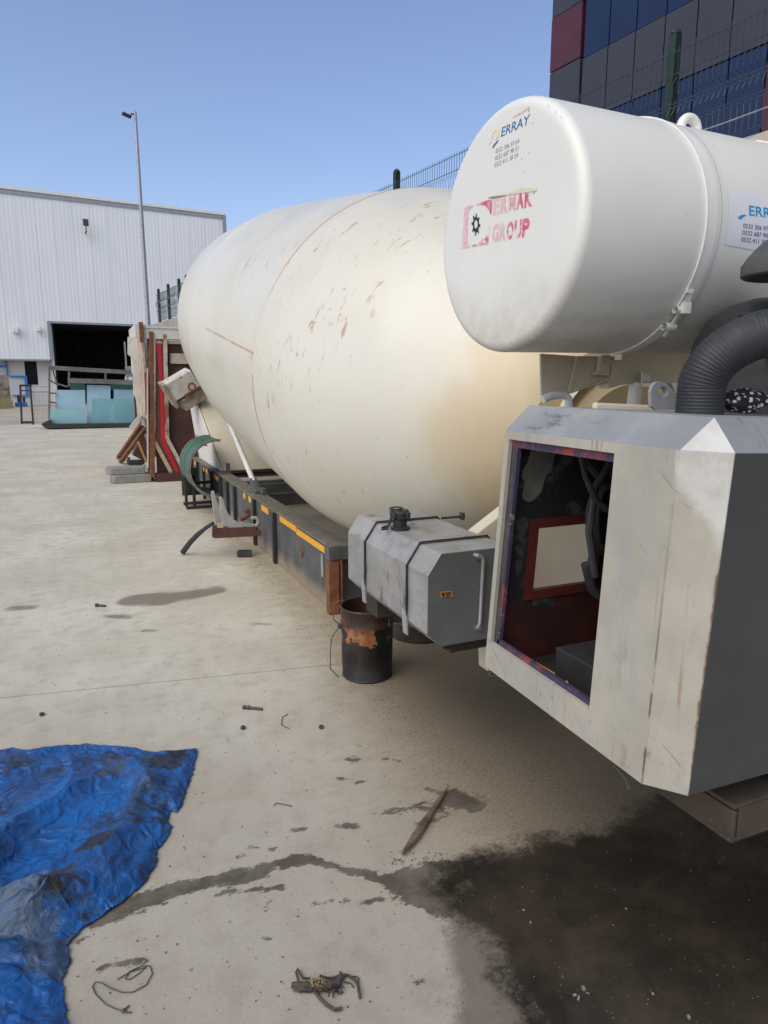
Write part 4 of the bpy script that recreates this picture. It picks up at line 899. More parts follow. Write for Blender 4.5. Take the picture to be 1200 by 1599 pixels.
# plate built as a ring of quads round the hole
cen = gy(1036, 612, 1.45); outl = []
for k in range(16):
    a = k*PI/8; d_ = V((math.cos(a), 0, -math.sin(a))); best = None
    for i in range(len(P_)):
        p, q = P_[i], P_[(i+1) % len(P_)]; e = q-p; den = d_.x*e.z-d_.z*e.x
        if abs(den) < 1e-9: continue
        t_ = ((p.x-cen.x)*e.z-(p.z-cen.z)*e.x)/den; s_ = ((p.x-cen.x)*d_.z-(p.z-cen.z)*d_.x)/den
        if t_ > 0 and -1e-6 <= s_ <= 1+1e-6: best = t_ if best is None else min(best, t_)
    outl.append(cen+d_*(best or .02))
for th in (0,):
    f1 = [b.verts.new(p) for p in outl]; f2 = [b.verts.new(p) for p in hole]; g1 = [b.verts.new(p+V((0, .012, 0))) for p in outl]; g2 = [b.verts.new(p+V((0, .012, 0))) for p in hole]
    for k in range(16):
        j = (k+1) % 16
        b.faces.new((f1[k], f1[j], f2[j], f2[k])); b.faces.new((g1[k], g1[j], g2[j], g2[k])); b.faces.new((f1[k], f1[j], g1[j], g1[k])); b.faces.new((f2[k], f2[j], g2[j], g2[k]))
part('lifting_lug', b, tm, HS)
b = nb(); hp_ = gy(975, 637, 1.56); bar(b, gy(928, 634, 1.56), gy(1060, 640, 1.56), .02, .02, bev=.006); part('edge_strip', b, M['cream'], HS)
# intake hose
def hose_pts():
    pts = []; Yh = 1.30
    a0 = V((1.443, Yh, 1.50)); pts += [a0, a0+V((0, 0, .04)), a0+V((.0, 0, .09))]
    c0 = V((1.443+.142, Yh, 1.585))
    for k in range(1, 15):
        a = PI-k*(PI/2)/14; pts.append(c0+V((math.cos(a)*.142, -.13*(k/14)**1.6, math.sin(a)*.135)))
    pts += [V((1.63, Yh-.17, 1.718)), V((1.71, Yh-.22, 1.705)), V((1.84, Yh-.28, 1.68))]
    return pts
def resample(P, st):
    o = [P[0]]; acc = 0.
    for p, q in zip(P, P[1:]):
        L = (q-p).length; t = st-acc
        while t <= L: o.append(p+(q-p)*(t/L)); t += st
        acc = (acc+L) % st
    return o
hp2 = resample(hose_pts(), .0021)
rad = [.057+(.0007 if i % 4 < 2 else -.0007)*(1 if i > 14 else .2) for i in range(len(hp2))]
b = nb(); tube(b, hp2, rad, 36); part('intake_hose', b, mat('dusty black rubber', (.018, .020, .024), (.030, .032, .038), 5, .6, spots=[((.08, .08, .08), 22, .64, .1, (1, 1, 3))]), HS, smooth=True, ang=60)
# precleaner cap and air cleaner
pc = gy(1238, 432, 1.33)
b = nb(); lathe(b, [(.0, .120), (.004, .126), (.03, .127), (.055, .112), (.085, .085), (.105, .060), (.118, .03), (.120, 0)], pc, seg=40); lathe(b, [(-.001, .119), (.02, .11), (.07, .06), (.075, 0)], pc, seg=32); pk = part('precleaner_cap', b, mat('grey black plastic', (.05, .052, .055), (.10, .10, .10), 8, .55, spots=[((.2, .2, .2), 12, .62, .08, (2, 2, .5))]), MX, smooth=True, ang=50)
b = nb(); lathe(b, [(-.2, .05), (.02, .05), (.02, 0)], pc, seg=20); part('inlet_pipe', b, M['rubber'], pk, smooth=True)
ac = V((1.90, 1.50, 1.47)); b = nb(); lathe(b, [(0, .20), (.20, .20), (.25, .19), (.31, .155), (.35, .10), (.37, .04), (.37, 0)], ac, seg=48); box(b, gy(1150, 503, 1.44), (.02, .03, .035)); part('air_cleaner', b, M['rubber'], MX, smooth=True, ang=40)
# spotted cloth stuffed under the hose (a thing of its own)
b = nb(); bmesh.ops.create_icosphere(b, subdivisions=4, radius=1)
for v in b.verts:
    n_ = v.co.copy(); k = 1+.28*noise.noise(n_*2.3)+.14*abs(noise.noise(n_*5.5))
    v.co = gz(1153, 640, 1.56)+V((0, .0, 0)) if False else V((1.600+n_.x*.068*k, 1.30+n_.y*.045*k, 1.545+n_.z*.030*k+.004))
cm = NT('spotted cloth'); vo = cm.n('ShaderNodeTexVoronoi'); vo.inputs['Scale'].default_value = 62; vo.inputs['Randomness'].default_value = .7; cm.l(cm.tc.outputs['Object'], vo.inputs['Vector'])
cm.col(cm.mix(cm.ramp(vo.outputs['Distance'], .30, .36, 1, 0), (.016, .016, .018), (.62, .62, .60))); cm.b.inputs['Roughness'].default_value = .8
tag(obj('cloth', b, cm.m, smooth=True, ang=80), 'crumpled black cloth with white dots lying under the hose', 'cloth')

# ================================================================== BUCKET
bc = V((1.365, 3.345, 0)); BR = .142
BK = thing('bucket', 'scorched black metal bucket with rust patches standing under the fuel tank', 'bucket', bc)
b = nb(); lathe(b, [(0, 0), (0, BR-.008), (.008, BR-.003), (.012, BR-.006), (.12, BR-.002), (.225, BR-.001), (.30, BR+.001), (.306, BR+.006), (.314, BR+.001), (.392, BR+.003), (.398, BR+.008), (.404, BR+.003), (.402, BR-.003), (.31, BR-.004), (.02, BR-.012), (.02, 0)], bc, seg=64)
for v in b.verts:
    if .03 < v.co.z < .29: v.co += (v.co-bc).normalized()*.004*noise.noise(v.co*14)
bkm = NT('scorched bucket'); sx = bkm.n('ShaderNodeSeparateXYZ'); bkm.l(bkm.tc.outputs['Object'], sx.inputs[0])
c = bkm.mix(bkm.ramp(bkm.noise(9, 6), .4, .6), (.007, .007, .007), (.020, .019, .018))
zt = bkm.math('MULTIPLY', bkm.ramp(sx.outputs[2], .17, .24), bkm.ramp(sx.outputs[0], 1.31, 1.40, .36, .06))
pf = bkm.ramp(bkm.math('ADD', bkm.noise(13, 8, .62, stretch=(1, 1, .8)), bkm.math('MULTIPLY', zt, .5)), .63, .68)
pf = bkm.math('MULTIPLY', pf, bkm.ramp(sx.outputs[2], .16, .2))
c = bkm.mix(bkm.ramp(bkm.noise(6, 8, .7, stretch=(1, 1, .4)), .50, .66, 0, .7), c, (.05, .022, .012))
c = bkm.mix(pf, c, bkm.mix(bkm.ramp(bkm.noise(24, 6), .4, .62), (.27, .075, .018), (.33, .17, .08)))
up = bkm.ramp(sx.outputs[2], .30, .31); c = bkm.mix(up, c, bkm.mix(bkm.ramp(bkm.noise(7, 8, .7), .42, .62), (.03, .014, .009), (.075, .03, .015)))
c = bkm.mix(bkm.math('MULTIPLY', up, bkm.ramp(bkm.noise(26, 3, stretch=(1, 1, .08)), .64, .68, 0, .5)), c, (.45, .38, .28))
c = bkm.mix(bkm.ramp(bkm.noise(16, 6, .7, stretch=(1, 1, 3)), .64, .7, 0, .3), c, (.2, .2, .19))
bkm.col(c); bkm.l(bkm.ramp(bkm.noise(8, 4), .3, .7, .3, .7), bkm.b.inputs['Roughness']); bkm.bump(bkm.noise(18, 5), .4, .006)
part('body', b, bkm.m, BK, smooth=True, ang=50)
Yh = bc.y
b = nb(); tube(b, [gy(*q, Yh) for q in ((531, 979), (524, 987), (517.5, 997), (516.5, 1020), (516, 1044), (522, 1050), (529, 1057))], .0028, 8); part('handle', b, M['dsteel'], BK, smooth=True)
b = nb(); box(b, gy(531, 978, Yh), (.02, .02, .022), None, .004); part('ear', b, M['dsteel'], BK)
b = nb(); tube(b, [gy(*q, 3.52) for q in ((536, 937), (531, 938), (522, 942), (521, 955), (521, 967), (528, 973), (535, 977))], .0035, 6); part('wire', b, M['rust'], BK)
# low dark tub behind
tb = gz(668, 1004); TBc = V((tb.x+.03, tb.y+.18, 0))
b = nb(); lathe(b, [(0, 0), (0, .19), (.01, .20), (.11, .215), (.118, .222), (.122, .215), (.02, .19), (.02, 0)], TBc, seg=48)
tag(obj('tub', b, mat('dusty dark tub', (.055, .05, .042), (.10, .085, .07), 7, .7), smooth=True, ang=50), 'low round dark tub on the ground under the fuel tank, behind the bucket', 'tub')

# ================================================================== RUSTY TIPPER BODY BEHIND
SK = thing('tipper_body', 'big rusty steel tipper body with a red stripe standing behind the mixer', 'tipper body', (2.2, 13.5, 0))
brn = mat('brown steel', (.085, .034, .022), (.055, .024, .018), 3, .7, spots=[((.20, .10, .055), 5, .66, .08, None)], bump=.15)
ctn = mat('rusted cream steel', (.52, .47, .39), (.40, .30, .19), 4, .7, spots=[((.24, .10, .045), 4.5, .50, .10, (1, 1, .5)), ((.10, .05, .03), 9, .64, .06, None)], bump=.2)
wsk = mat('old white steel', (.62, .62, .58), (.50, .47, .41), 2, .6, spots=[((.30, .15, .075), 5, .60, .12, None)])
YS = 11.6
b = nb(); box(b, (2.25, YS+.10, 1.12), (2.28, .06, 2.2)); part('end_wall', b, brn, SK)
b = nb(); box(b, (2.22, YS+.03, .07), (2.3, .16, .14)); part('base_beam', b, brn, SK)
b = nb(); prism(b, [gy(*q, YS) for q in ((240, 519), (258, 522), (262, 685), (289, 738), (289, 742), (271, 742), (241, 688))], (0, .06, 0)); part('rib', b, mat('brown rib paint', (.14, .05, .03), (.10, .038, .022), 5, .6), SK)
b = nb(); prism(b, [gy(*q, YS-.012) for q in ((244.5, 536), (251.5, 536), (255, 600), (258, 688), (281, 738), (276, 739), (252, 690), (250, 600))], (0, .010, 0)); part('red_stripe', b, mat('red stripe paint', (.55, .012, .03), (.45, .01, .025), 6, .45), SK)
b = nb()
E_ = [((258, 522), (261.5, 685)), ((261.5, 685), (288, 735)), ((241, 688), (270, 742)), ((270, 742), (289, 743)), ((240, 519), (240, 690))]
for p, q in E_: bar(b, gy(*p, YS-.02), gy(*q, YS-.02), .022, .06)
part('rib_edge', b, ctn, SK)
b = nb(); bar(b, gy(236, 518, YS-.01), gy(239, 745, YS-.01), .07, .06); bar(b, gy(232, 525, YS+.05), gy(233, 742, YS+.05), .03, .04); part('corner_post', b, M['rust'], SK)
b = nb(); bar(b, gy(230.5, 575, YS-.02), gy(231, 730, YS-.02), .02, .02); part('white_strip', b, wsk, SK)
b = nb(); bar(b, gy(228, 582, YS+.02), gy(230, 648, YS+.02), .05, .04); part('red_brown_plate', b, mat('red brown plate', (.28, .06, .03), (.2, .05, .03), 5, .7), SK)
b = nb(); box(b, (2.2, YS+.05, 2.33), (2.45, .16, .17)); box(b, (2.2, YS-.02, 2.42), (2.45, .05, .03)); part('top_rim', b, wsk, SK)
b = nb(); box(b, (.99, YS-.02, 2.34), (.06, .10, .30)); part('top_corner', b, M['rust'], SK)
b = nb(); box(b, (2.0, YS+.02, 2.2), (1.6, .05, .05)); box(b, (1.9, YS+.03, 1.95), (1.0, .02, .16)); part('hinge_rail', b, ctn, SK)
# long side running away from the camera
b = nb(); prism(b, [V((1.0, YS+.08, .55)), V((1.0, YS+.08, 2.33)), V((1.14, 15.6, 2.62)), V((1.14, 15.6, .9))], (.03, 0, 0)); part('side_wall', b, ctn, SK)
b = nb(); box(b, (1.10, 14.4, 2.50), (.08, 1.6, .22)); box(b, (1.11, 15.2, 2.1), (.07, .3, .7)); part('side_fin', b, wsk, SK)
b = nb(); prism(b, [gy(*q, 13.4) for q in ((200, 526), (200, 553), (208, 560), (209, 617), (212, 621), (219, 645), (226, 655), (232, 640), (232, 528))], (0, .08, 0)); prism(b, [gy(*q, 13.3) for q in ((203, 666), (216, 650), (226, 648), (229, 664), (212, 670), (205, 672))], (0, .08, 0)); part('gusset_plate', b, wsk, SK)
b = nb(); box(b, (3.3, 13.5, 1.2), (.05, 4, 2.3)); box(b, (2.2, 15.6, 1.2), (2.2, .05, 2.4)); part('rear_wall', b, brn, SK)
b = nb(); prism(b, [gy(*q, 12.0) for q in ((208, 711), (217, 690), (234, 715), (229, 722))], (0, .3, 0)); part('foot_plate', b, brn, SK)
b = nb(); bar(b, gy(216, 690, 11.9), gy(229, 722, 11.9), .03); part('foot_bar', b, mat('ochre rust', (.5, .27, .10), None, 9, .8), SK)
b = nb()
tube(b, [gy(219, 653, 11.7), gy(225, 656, 11.7), gy(226, 664, 11.7)], .045, 10); part('pivot_tube', b, M['galv'], SK, smooth=True)
for (x0, y0, x1, y1, yy) in ((223, 661, 185, 714, 14.0), (228, 669, 189, 721, 13.4)):
    g_ = gz(x1, y1, .0); 
    top = gy(x0, y0, 11.9); top = V((top.x, 11.9, top.z))
    bot = gz(x1, y1+0, 0.03)
    b = nb(); bar(b, top, bot, .075, .05); part('prop', b, M['rust'], SK)
# concrete blocks and scrap
def blockp(name, pts, z0, z1, m, lab, cat):
    b = nb(); lo = [V((p[0], p[1], z0)) for p in pts]; prism(b, lo, (0, 0, z1-z0)); return tag(obj(name, b, m, bevel=.012), lab, cat)
cg = mat('grey block', (.26, .26, .245), (.19, .19, .18), 7, .9, bump=.5, bscale=20)
k0 = gz(172, 755); 
t = tag(obj('concrete_block', (lambda b: (prism(b, [V((.385, 11.72, 0)), V((.45, 11.62, 0)), V((1.0, 11.62, 0)), V((1.06, 11.75, 0)), V((1.02, 12.0, 0)), V((.42, 12.0, 0))], (0, 0, .125)), b)[1])(nb()), cg, bevel=.012), 'grey concrete block lying on the yard, the lower of two', 'concrete block')
t = tag(obj('concrete_block', (lambda b: (prism(b, [V((.33, 11.86, .127)), V((.42, 11.74, .127)), V((.93, 11.72, .127)), V((.95, 11.98, .127)), V((.38, 12.02, .127))], (0, 0, .115)), b)[1])(nb()), cg, bevel=.012), 'longer grey concrete block on top of another', 'concrete block')
b = nb(); box(b, (.83, 12.3, .27), (.28, .1, .05)); box(b, (.72, 12.3, .285), (.04, .14, .12)); box(b, (.94, 12.3, .285), (.04, .14, .12)); box(b, (.83, 12.3, .12), (.2, .1, .24)); tag(obj('steel_bracket', b, M['dsteel']), 'small dark steel bracket standing behind the stacked concrete blocks', 'bracket')

# ================================================================== GLASS RACK
def gp(px_, py_, Y): return gy(px_, py_, Y)
YG = 26.2
RK = thing('glass_rack', 'weathered timber and steel rack standing in front of the hall gateway', 'rack', (.4, YG, 0))
b = nb(); bar(b, (-1.05, YG-.3, .12), (3.0, YG-.3, .07), .12, .14); bar(b, (-.95, YG+.5, .12), (3.0, YG+.5, .1), .1, .12); box(b, (1.0, YG+.1, .05), (3.9, .8, .05)); prism(b, [V((-1.15, YG-.35, .18)), V((-.85, YG-.35, .33)), V((-.8, YG-.35, .1)), V((-1.05, YG-.35, .06))], (0, .8, 0)); part('base', b, M['ironstand'], RK)
b = nb(); bar(b, gp(77, 574, YG), gp(230, 583, YG), .10, .14); bar(b, gp(106, 594, YG), gp(230, 598, YG), .10, .16); part('beam', b, M['rackwood'], RK)
b = nb()
for x, y0, y1, w in ((77.5, 573, 655, .05), (108, 576, 604, .07), (165, 576, 593, .06)):
    b = nb(); bar(b, gp(x, y0, YG), gp(x, y1, YG), w, .06)
    part('post', b, M['rackwood'], RK); b = nb()
for p_, q_, w_ in (((83, 577), (90, 603), .09), ((86, 598), (106, 604), .05), ((79, 614), (88, 614), .2), ((79, 628), (88, 629), .14), ((75, 592), (89, 600), .04)):
    b = nb(); bar(b, gp(*p_, YG+.1), gp(*q_, YG+.1), w_, .05); part('brace', b, M['rackwood'], RK)
for x in (2.4, 2.9): b = nb(); bar(b, (x, YG, 0), (x, YG, 2.0), .06); part('post', b, M['rackwood'], RK)
def glassm(name, c1, tr=.35):
    m = NT(name); m.col(m.mix(m.ramp(m.noise(1.2, 5), .35, .65), c1, tuple(v*.85 for v in c1))); m.b.inputs['Roughness'].default_value = .25; m.b.inputs['Alpha'].default_value = 1-tr; return m.m
gA = glassm('pale blue glass', (.44, .66, .79), .12); gB = glassm('green glass', (.24, .52, .57), .35); gC = glassm('teal glass', (.34, .66, .72), .3); gD = glassm('dark green glass', (.05, .16, .15), .05)
bkp = [([(87, 609), (133, 609), (134, 640), (87, 640)], gA, .10, 'pale blue glass pane, leftmost of the upper row in the rack'),
       ([(136, 601), (173, 602), (173, 664), (136, 662)], gA, .14, 'tallest pale blue glass pane in the middle of the rack'),
       ([(178, 608), (215, 609), (215, 664), (178, 663)], gA, .20, 'pale blue glass pane at the right of the rack'),
       ([(110, 597), (133, 598), (133, 610), (110, 610)], gD, .24, 'dark green glass pane tucked under the rack beam'),
       ([(79, 639), (134, 640), (136, 663), (78, 661)], gC, -.10, 'turquoise glass pane low at the left of the rack'),
       ([(144, 622), (225, 624), (225, 664), (144, 663)], gB, -.06, 'wide sea green glass pane with dark edge, low in the rack'),
       ([(174, 598), (225, 600), (225, 610), (174, 609)], gD, .30, 'dark green glass strip high at the right of the rack')]
for P_, m_, dy, lb in bkp:
    b = nb(); prism(b, [gp(x, y, YG+dy) for x, y in P_], (0, .03, 0)); tag(obj('glass_sheet', b, m_), lb, 'glass sheet', 'glass sheets leaning in the rack')
ST = thing('steel_stand', 'narrow black steel stand left of the glass rack', 'stand', gz(45, 664, 0))
b = nb(); yy = 26.6
for p, q in (((32, 601), (34.5, 662)), ((47.5, 602), (52.5, 663))): bar(b, gp(*p, yy), gp(*q, yy), .10, .06)
bar(b, gp(31, 602, yy), gp(50, 602, yy), .07); bar(b, gp(34, 659.5, yy), gp(52, 659.5, yy), .08); bar(b, gp(33, 610, yy), gp(48, 610, yy), .04); part('frame', b, M['ironstand'], ST)
b = nb(); bar(b, gp(50, 612, yy+.05), gp(78, 612, yy+.05), .045); bar(b, gp(50, 603, yy+.05), gp(78, 604, yy+.05), .03)
for k in range(6): bar(b, gp(54+k*4, 612, yy+.05), gp(55+k*4, 662, yy+.05), .008)
for k in range(7): bar(b, gp(52, 618+k*7, yy+.05), gp(78, 618+k*7, yy+.05), .008)
part('mesh', b, M['galv'], ST)

# ================================================================== TARPAULIN
EDGE = [(-260, 1190), (-120, 1178), (0, 1174), (20, 1170), (50, 1175), (80, 1170), (110, 1166), (140, 1164), (180, 1168), (215, 1172), (240, 1177), (270, 1176), (308, 1171), (306, 1190), (300, 1212), (290, 1240), (283, 1262), (276, 1270), (266, 1268), (262, 1284), (268, 1294), (264, 1308), (246, 1330), (244, 1352), (228, 1380), (205, 1400), (170, 1425), (130, 1452), (112, 1470), (106, 1480), (109, 1505), (104, 1522), (96, 1532), (101, 1560), (106, 1620), (110, 1720), (-260, 1900), (-600, 1500)]
EP = G2(EDGE)
def tarp():
    N = 300; x0, x1 = min(p[0] for p in EP), max(p[0] for p in EP); y0, y1 = min(p[1] for p in EP), max(p[1] for p in EP)
    x0 = max(x0, -1.1); y0 = max(y0, 1.1)
    st = .0055; nx = int((x1-x0)/st)+2; ny = int((y1-y0)/st)+2
    def hgt(x, y, d):
        p = V((x, y, 0)); wp = p+V((noise.noise(p*1.7), noise.noise(p*1.7+V((9, 3, 1))), 0))*.22
        # big drapes running diagonally
        ca, sa_ = math.cos(.9), math.sin(.9); q = V((wp.x*ca+wp.y*sa_, -wp.x*sa_+wp.y*ca, 0))
        def crump(k, sx_, sy_, o_):
            dd_ = noise.voronoi(V((wp.x*k*sx_+o_, wp.y*k*sy_, o_*1.7)))[0]
            return min(dd_[1]-dd_[0], .8)
        r1 = 1-min(1, abs(noise.noise(V((q.x*1.3, q.y*3.0, 1.3))))*3.0)
        r2 = crump(4.2, 1, 1.3, 2.1); r3 = crump(9.5, 1.2, 1, 7.7); r4 = crump(21, 1, 1, 4.9)
        r5 = 1-abs(noise.noise(V((wp.x*40, wp.y*36, 2.7))))*2.
        big = noise.noise(V((x*1.9+2.1, y*1.9, 4.4)))*.5+.5
        e = max(0, min(1, d/.15)); e = e*e*(3-2*e); e2 = max(0, min(1, d/.03))
        fl = max(.18, min(1, (3.05-y)/.75))
        h = .005+e2*.006+e*fl*(.095*r1+.06*big)+e*.040*r2*(.35+.65*fl)+e2*(.4+.6*e)*(.016*r3+.0045*r4+.001*r5)
        h += .022*math.exp(-((d-.03)/.025)**2)*(.5+.5*noise.noise(V((x*6, y*6, 0))))
        return max(h, .004)
    idx = {}; vs = []
    for j in range(ny):
        for i in range(nx):
            x = x0+i*st; y = y0+j*st; d = sdf_poly(x, y, EP)
            d += .006*noise.noise(V((x*30, y*30, 0)))
            if d > -st*.9:
                idx[(i, j)] = len(vs); dd = max(d, 0)
                if d < 0 : pass
                h = hgt(x, y, dd) if d > .004 else .005+.006*max(0, noise.noise(V((x*20, y*20, 3))))+.003
                vs.append((x, y, h))
    fs = [(idx[(i, j)], idx[(i+1, j)], idx[(i+1, j+1)], idx[(i, j+1)]) for j in range(ny-1) for i in range(nx-1) if all(k in idx for k in ((i, j), (i+1, j), (i+1, j+1), (i, j+1)))]
    # keep only the one big sheet
    par = list(range(len(vs)))
    def fd(a):
        while par[a] != a: par[a] = par[par[a]]; a = par[a]
        return a
    for f in fs:
        for k in f[1:]:
            ra, rb = fd(f[0]), fd(k)
            if ra != rb: par[ra] = rb
    cnt = {}
    for f in fs: cnt[fd(f[0])] = cnt.get(fd(f[0]), 0)+1
    bigr = max(cnt, key=cnt.get); fs = [f for f in fs if fd(f[0]) == bigr]
    used = sorted({k for f in fs for k in f}); rm_ = {k: i for i, k in enumerate(used)}; vs = [vs[k] for k in used]; fs = [tuple(rm_[k] for k in f) for f in fs]
    me = bpy.data.meshes.new('tarpaulin'); me.from_pydata(vs, [], fs); o = bpy.data.objects.new('tarpaulin', me); C.objects.link(o)
    me.polygons.foreach_set('use_smooth', [True]*len(me.polygons))
    sm = o.modifiers.new('s', 'SMOOTH'); sm.iterations = 1; sm.factor = .5
    so_ = o.modifiers.new('t', 'SOLIDIFY'); so_.thickness = .003; so_.offset = -1
    m = NT('blue tarpaulin'); c = m.mix(m.ramp(m.noise(2.2, 5), .35, .65), (.002, .12, .40), (.003, .07, .26))
    c = m.mix(m.ramp(m.noise(5, 8, .7), .50, .70, 0, .8), c, (.02, .06, .15))
    g1 = m.ramp(m.noise(3.2, 9, .72), .50, .60, 0, .92); g2 = m.ramp(m.noise(21, 9, .75), .42, .53)
    c = m.mix(m.math('MULTIPLY', g1, g2), c, (.022, .024, .028))
    sx = m.n('ShaderNodeSeparateXYZ'); m.l(m.tc.outputs['Object'], sx.inputs[0])
    def blot(x, y, r, col, k=1.):
        nonlocal c
        p = gz(x, y); cv = m.n('ShaderNodeCombineXYZ'); cv.inputs[0].default_value = p.x; cv.inputs[1].default_value = p.y
        vd = m.n('ShaderNodeVectorMath', operation='DISTANCE'); s2 = m.n('ShaderNodeCombineXYZ'); m.l(sx.outputs[0], s2.inputs[0]); m.l(sx.outputs[1], s2.inputs[1]); m.l(s2.outputs[0], vd.inputs[0]); m.l(cv.outputs[0], vd.inputs[1])
        f = m.ramp(m.math('ADD', vd.outputs['Value'], m.math('MULTIPLY', m.math('SUBTRACT', m.noise(11, 9, .75), .5), r*2.6)), r*.7, r*1.0, k, 0)
        c = m.mix(f, c, col)
    blot(172, 1215, .07, (.035, .05, .07), .8); blot(265, 1195, .10, (.015, .02, .028), .9); blot(280, 1180, .06, (.012, .014, .018), .9)
    blot(150, 1345, .065, (.02, .018, .02), .95); blot(95, 1395, .05, (.035, .028, .022), .9); blot(90, 1435, .03, (.03, .025, .02), .8); blot(215, 1280, .05, (.02, .05, .10), .7)
    blot(30, 1455, .10, (.05, .09, .15), .8); blot(90, 1500, .10, (.05, .08, .13), .85); blot(70, 1470, .07, (.05, .085, .14), .8); blot(60, 1230, .08, (.01, .04, .14), .7); blot(175, 1195, .06, (.03, .045, .06), .8); blot(235, 1200, .06, (.02, .03, .045), .85)
    f = m.ramp(m.noise(9, 8, .75), .60, .70, 0, .5); c = m.mix(f, c, (.12, .10, .07))
    m.col(c); m.b.inputs['Roughness'].default_value = .42; vo = m.n('ShaderNodeTexVoronoi'); vo.feature = 'DISTANCE_TO_EDGE'; vo.inputs['Scale'].default_value = 17; nn = m.n('ShaderNodeTexNoise'); nn.inputs['Scale'].default_value = 5; m.l(m.tc.outputs['Object'], nn.inputs[0]); mx = m.n('ShaderNodeMix', data_type='VECTOR'); mx.inputs[0].default_value = .22; m.l(m.tc.outputs['Object'], mx.inputs[4]); m.l(nn.outputs[1], mx.inputs[5]); m.l(mx.outputs[1], vo.inputs['Vector'])
    m.bump(m.math('ADD', m.math('ADD', m.noise(60, 6, .65), m.math('MULTIPLY', m.noise(24, 4, .6, dist=1.2), 1.6)), m.math('MULTIPLY', m.ramp(vo.outputs['Distance'], 0, .3, 1, 0), 1.4)), .6, .007)
    me.materials.append(m.m)
    tag(o, 'crumpled dirty blue tarpaulin lying on the concrete', 'tarpaulin')
tarp()

# ================================================================== SMALL THINGS ON THE GROUND
wd = mat('weathered wood', (.19, .14, .095), (.08, .055, .04), 22, .85, stretch=(1, 1, 1))
p, q = gz(630, 1335, .012), gz(700, 1230, .008)
b = nb(); pts = [p+(q-p)*t_+V((.004*math.sin(t_*7), .003*math.cos(t_*5), .004)) for t_ in [k/14 for k in range(15)]]
tube(b, pts, [.006, .009, .012, .015, .0155, .015, .0145, .013, .012, .011, .010, .009, .007, .005, .002], 7); tag(obj('stick', b, wd, smooth=True, ang=50), 'splintered brown stick tapering to a point beside an oil splash', 'stick')
b = nb(); p, q = gz(380, 1104, .009), gz(410, 1107, .009); tube(b, [p, q], .007, 10); d_ = (q-p).normalized()
lathe(b, [(0, 0), (0, .011), (.012, .011), (.012, 0)], p, d_, 6); lathe(b, [(0, .0), (0, .0125), (.012, .0125), (.012, 0)], p+d_*.022, d_, 6); tag(obj('bolt', b, M['dsteel']), 'dark steel bolt with a nut on it, lying on pale concrete', 'bolt')
b = nb(); p, q = gz(150, 945, .01), gz(165, 946, .01); tube(b, [p, q], .009, 8); lathe(b, [(0, 0), (0, .016), (.015, .016), (.015, 0)], p, (q-p).normalized(), 6); tag(obj('bolt', b, M['dsteel']), 'small dark bolt at the left of the old grey stain', 'bolt')
for (x, y, r_), lb in zip(((66, 1117, .012), (380, 1138, .012), (502, 1137, .012)), ('loose steel nut far left above the blue tarpaulin', 'loose steel nut below the long bolt', 'loose steel nut at the right, below the bucket')):
    b = nb(); c_ = gz(x, y, 0.001)
    o6 = [(math.cos(k*PI/3), math.sin(k*PI/3)) for k in range(6)]; lo = [b.verts.new(c_+V((u*r_, v*r_, 0))) for u, v in o6]; hi = [b.verts.new(c_+V((u*r_, v*r_, .012))) for u, v in o6]
    il = [b.verts.new(c_+V((u*r_*.55, v*r_*.55, 0))) for u, v in o6]; ih = [b.verts.new(c_+V((u*r_*.55, v*r_*.55, .012))) for u, v in o6]
    for k in range(6):
        j = (k+1) % 6; b.faces.new((lo[k], lo[j], hi[j], hi[k])); b.faces.new((hi[k], hi[j], ih[j], ih[k])); b.faces.new((ih[k], ih[j], il[j], il[k])); b.faces.new((il[k], il[j], lo[j], lo[k]))
    tag(obj('nut', b, M['dsteel']), lb, 'nut', 'loose steel nuts')
z1_ = lambda x, y: gz(0+x/3.409, 1130+y/3.409, .004)
b = nb(); W1 = [(625, 1362), (700, 1318), (780, 1296), (740, 1330), (690, 1362), (668, 1358), (690, 1320), (760, 1286), (800, 1290), (812, 1330), (780, 1390), (710, 1428), (650, 1430), (590, 1408), (540, 1378), (508, 1374), (493, 1400), (510, 1440), (560, 1490), (610, 1515), (655, 1530)]
tube(b, [z1_(*q) for q in W1], .0016, 5); tube(b, [z1_(655, 1530), z1_(690, 1500)], .002, 5); tube(b, [z1_(650, 1535), z1_(700, 1538)], .002, 5); bmesh.ops.create_icosphere(b, subdivisions=1, radius=.006, matrix=Matrix.Translation(z1_(658, 1528)))
tag(obj('wire', b, M['dsteel'], smooth=True), 'thin dark wire bent in loops near the tarpaulin', 'wire')
z4_ = lambda x, y, z=.006: gz(440+x/8., 1490+y/8., z)
RB = thing('root_clump', 'dried clump of roots and straw on the concrete', 'roots', z4_(450, 380, 0))
b = nb()
L_ = [([(130, 392), (250, 385), (360, 400), (480, 420), (600, 400), (700, 340), (760, 270)], .010), ([(150, 435), (300, 430), (420, 440)], .007), ([(240, 480), (200, 300), (180, 220), (198, 180), (270, 300), (360, 300)], .0035), ([(480, 270), (560, 300), (640, 300), (740, 260), (830, 262), (900, 310), (945, 360), (965, 450), (980, 550)], .0045), ([(420, 470), (480, 550), (560, 630), (660, 690), (730, 685), (750, 655)], .0055), ([(880, 275), (940, 280), (968, 310), (955, 345)], .002), ([(690, 420), (705, 490), (740, 490), (765, 450)], .003), ([(780, 350), (860, 360), (900, 415)], .002), ([(560, 420), (600, 490), (580, 530)], .002), ([(640, 430), (645, 540)], .0025), ([(500, 350), (620, 370), (720, 350)], .011), ([(735, 225), (745, 280)], .004), ([(300, 460), (320, 420)], .004)]
for P_, r_ in L_:
    pp = [z4_(x, y, r_+.002+.004*(i % 2)) for i, (x, y) in enumerate(P_)]; tube(b, pp, r_*.85, 7)
